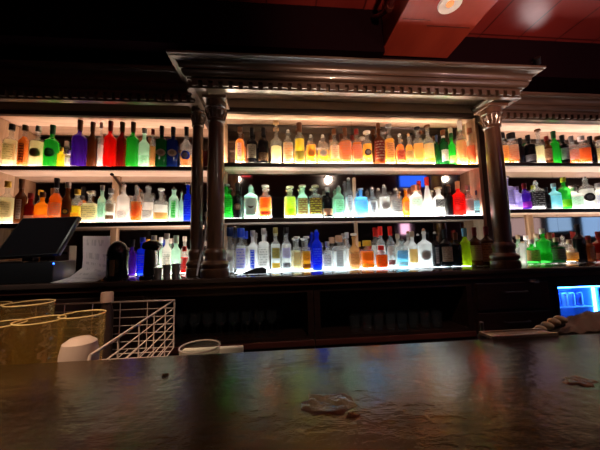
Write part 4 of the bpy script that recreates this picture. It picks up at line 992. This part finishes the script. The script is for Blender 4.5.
# right: pale tray edge, tap, towel and rubber mat
YT = -1.645
a, b = at(485, 333, YT), at(530, 330.5, YT)
tr = tag(empty('service_tray', (0, 0, 0)), 'shallow brownish tray edge behind the bar, left of the folded towel', 'tray')
MB().box((a.x, YT-.02, a.z-.006), (b.x+.04, YT+.010, a.z-.003)).build('tray_base', plain((.28, .2, .15), .4), tr)
mb = MB(); mb.box((a.x-.004, YT-.024, a.z-.006), (b.x+.04, YT-.018, a.z)); mb.box((a.x-.004, YT+.010, a.z-.006), (b.x+.04, YT+.013, a.z)); mb.box((a.x-.004, YT-.018, a.z-.006), (a.x, YT+.010, a.z))
mb.build('tray_wall', plain((.34, .25, .19), .4), tr)
for xx in (a.x+.02, b.x): MB().box((xx, YT, ZW), (xx+.02, YT+.009, a.z-.0062)).build('tray_foot', BLACK, tr)
q = at(481.5, 322, -1.60)
tp = tag(empty('pour_spout', (q.x, -1.60, ZW)), 'thin dark spout standing just left of the tray', 'spout')
MB().lathe([(.010, 0), (.010, q.z-ZW-.03), (.004, q.z-ZW-.02), (.004, q.z-ZW)], 12).build('spout_tube', plain((.12, .11, .10), .3, .8), tp, True)
MB().lathe([(.014, 0), (.014, .01)], 12).build('spout_base', BLACK, tp)
rm = tag(empty('rubber_bar_mat', (0, 0, 0)), 'rolled brown rubber mat with knobbly pads beside the blue lit cooler', 'mat')
pads = [(534.5, 332, 6), (541, 329, 6.6), (547.5, 325.5, 7), (554, 322, 7.2), (560.5, 319.5, 7.4)]
Yr = -1.58
for px, py, s in pads:
    q = at(px, py, Yr); r_ = s/2*(.63/270)*1.15
    prof = [(max(.0005, r_*math.sin(k*PI/8)), -r_*.95*math.cos(k*PI/8)) for k in range(9)]
    MB().lathe(prof, 14, 1.6, c=tuple(q), cap=False).build('pad', plain((.26, .18, .12), .4, 0, .3, 60), rm, True)
a, b = at(531, 335.5, Yr), at(566, 321, Yr)
MB().tube([a+Vector((0, .012, -.004)), a.lerp(b, .4)+Vector((0, .014, -.004)), b+Vector((0, .014, -.006))], [.006, .010, .012], 12).build('backing', plain((.05, .035, .03), .5), rm, True)
# crumpled towel
tw = tag(empty('bar_towel', (0, 0, 0)), 'crumpled dark brown bar towel lying at the right end behind the bar', 'towel')
rt = random.Random(3)
def tow(u, v):
    px = 556+60*u; q = at(px, 336, -1.60+.12*v)
    ridge = (math.sin(u*PI*.9+.25)**.8)*(.5+.5*math.sin(v*PI))
    top = at(px, 333-19*max(0, math.sin(min(1, u*1.25)*PI*.62)), -1.55).z
    z = ZB-.02+(top-(ZB-.02))*(math.sin(v*PI)**.7 if 0 < v < 1 else 0)
    z += .0025*math.sin(u*26+v*9)+.002*math.sin(u*11-v*17)
    return Vector((q.x, q.y, z))
MB().grid(tow, 40, 24, .004).build('cloth', plain((.20, .13, .11), .85, 0, .4, 25, .6), tw, True)
mb = MB(); 
q0_, q1_ = tow(.04, .5), tow(.96, .5)
mb.box((q0_.x, -1.59, ZW), (q1_.x, -1.49, ZB-.025)); mb.bevel(.006, 2).build('folded_layers', plain((.16, .11, .09), .9), tw, True)

# ------------------------------------------------------------------ the room behind, seen only in the mirrors
def screen(px, py, Ym, Y, w, h, col, s, name, label, cat):
    q = refl(px, py, Ym, Y)
    r = tag(empty(name, (q.x, Y, q.z)), label, cat)
    MB().box((-w/2-.03, -.06, -h/2-.03), (w/2+.03, -.001, h/2+.03)).build('frame', BLACK, r)
    MB().box((-w/2, 0, -h/2), (w/2, .006, h/2)).build('glowing_panel', emit(col, s), r)
    if Y > -5: MB().box((-.015, -.04, h/2+.03), (.015, -.01, Z(2.68)-q.z-.001)).build('hanger', BLACK, r)
screen(413, 181, YM, -2.55, .52, .22, (.02, .10, .80), 1.6, 'hanging_screen', 'blue glowing screen hung from the ceiling, reflected in the middle mirror', 'screen')
screen(246, 175, YM, -2.5, .16, .07, (.8, .05, .06), .8, 'exit_lamp', 'small red glowing box reflected in the mirror at the left column', 'light')
screen(405, 229, YM, -6.03, .30, .34, (.9, .5, .75), 1.6, 'wall_picture_light', 'pinkish lit panel reflected low in the middle mirror', 'panel')
def side_screen(px, py, w, h, col, s, label):
    v = cf + cr*((px-300)/F) - cu*((py-225)/F); hh = CP + v*((YMS-CP.y)/v.y); v.y = -v.y
    q = hh + v*((5.56-hh.x)/v.x)
    r = tag(empty('shop_window', (5.56, q.y, q.z)), label, 'window')
    MB().box((.005, -w/2-.04, -h/2-.04), (.038, w/2+.04, h/2+.04)).build('frame', BLACK, r)
    MB().box((0, -w/2, -h/2), (.004, w/2, h/2)).build('lit_pane', emit(col, s), r)
side_screen(559, 222, .40, .34, (.35, .6, 1.0), .7, 'pale blue lit window reflected in the right mirror')
side_screen(594, 224, .34, .40, (.3, .55, 1.0), .8, 'pale blue lit window reflected in the mirror at the far right')
side_screen(524, 226, .70, .40, (.6, .42, .42), .6, 'dusky pink lit window reflected beside the right column')
def globe(px, py, Y, r, col, s, label):
    q = refl(px, py, YM, Y)
    t = tag(empty('pendant_lamp', tuple(q)), label, 'lamp')
    MB().lathe([(max(.0005, r*math.sin(k*PI/12)), -r*math.cos(k*PI/12)) for k in range(13)], 24, cap=False).build('globe', emit(col, s), t, True)
    MB().tube([(0, 0, r), (0, 0, Z(2.68)-q.z-.001)], .008, 8).build('rod', BLACK, t, True)
globe(445, 179, -2.45, .05, (1, .92, .8), 14, 'white globe pendant lamp reflected in the mirror above the black bottles')
globe(238, 179, -2.45, .045, (1, .85, .7), 12, 'white globe pendant lamp reflected beside the left column')
globe(594, 186, -1.1, .06, (1, .80, .6), 10, 'warm globe pendant lamp reflected at the far right')

# ------------------------------------------------------------------ fill lamps added to the room
def light(name, kind, loc, energy, color, size=.1, rot=None, spot=None):
    l = bpy.data.lights.new(name, kind); l.energy = energy; l.color = color
    if kind == 'AREA': l.size = size
    else: l.shadow_soft_size = size
    if spot: l.spot_size = spot; l.spot_blend = .7
    o = bpy.data.objects.new(name, l); C.objects.link(o); o.location = loc
    if rot: o.rotation_euler = rot
    return o
def aim(name, loc, tgt, energy, color, ang, size=.04):
    o = light(name, 'SPOT', loc, energy, color, size, spot=math.radians(ang))
    o.rotation_euler = (Vector(tgt)-Vector(loc)).to_track_quat('-Z', 'Y').to_euler(); return o
aim('beam_fill', (1.2, -2.7, Z(1.6)), (1.42, -.7, Z(2.4)), 110, (1, .55, .36), 60)  # added fill from behind the camera, brightens the red beam
aim('ceiling_fill', (3.0, -3.0, Z(1.5)), (2.6, -1.0, Z(2.68)), 120, (1, .60, .52), 58)  # another added fill behind the camera, for the red ceiling
aim('bar_fill', (-.4, -2.3, Z(2.6)), (-.12, -1.42, Z(.66)), 150, (1, .70, .42), 24)  # added fill that brightens the pint glasses and wire rack
aim('bar_fill', (1.8, -2.3, Z(2.6)), (1.55, -1.5, Z(.7)), 30, (1, .66, .42), 40)  # weaker added fill over the towel and tray
aim('aisle_fill', (.7, -1.7, Z(2.55)), (.65, -.40, Z(.52)), 26, (1, .85, .7), 70, .02)  # added fill to put sparkle on the cabinet glasses
aim('aisle_fill', (-1.1, -1.6, Z(2.55)), (-1.15, -.38, Z(.90)), 50, (1, .9, .8), 26, .03)  # added fill that lifts the paper beside the till
cp_ = atz(532, 14, Z(2.68)); v_ = (cp_-CP).normalized(); v_.z = -v_.z
fx = cp_+v_*.33
sp_ = tag(empty('added_spotlight', tuple(fx)), 'black lamp added under the ceiling at the upper right, aimed up at the red boards', 'light')  # invented fixture for the lamp behind the pale ceiling patch
dr = (-v_)
MB().tube([dr*-.07, dr*-.012], .022, 16).build('housing', BLACK, sp_, True)
MB().tube([dr*-.03, (0, -fx.y-.305, dr.z*-.03)], .005, 8).build('arm', BLACK, sp_)
aim('ceiling_patch_fill', tuple(fx), tuple(cp_), 1.5, (1, .88, .86), 50, .11)  # added lamp that makes the pale patch on the red boards
aim('cornice_light', tuple(refl(328, 180, YM, -2.5)), (1.0, -.6, Z(2.25)), 12, (1, .82, .68), 62, .035)  # low fill added for the cornice, set where a disc gleams in the mirror
w = bpy.data.worlds.new('world'); bpy.context.scene.world = w; w.use_nodes = True
w.node_tree.nodes['Background'].inputs[0].default_value = (.010, .004, .004, 1); w.node_tree.nodes['Background'].inputs[1].default_value = .5
sc = bpy.context.scene
sc.view_settings.view_transform = 'Standard'; sc.view_settings.look = 'None'; sc.view_settings.gamma = 1; sc.view_settings.use_curve_mapping = False
sc.view_settings.exposure = 0.7
sc.cycles.use_denoising = True
sc.cycles.max_bounces = 12; sc.cycles.transparent_max_bounces = 32; sc.cycles.glossy_bounces = 5; sc.cycles.diffuse_bounces = 4
sc.cycles.sample_clamp_indirect = 6.0
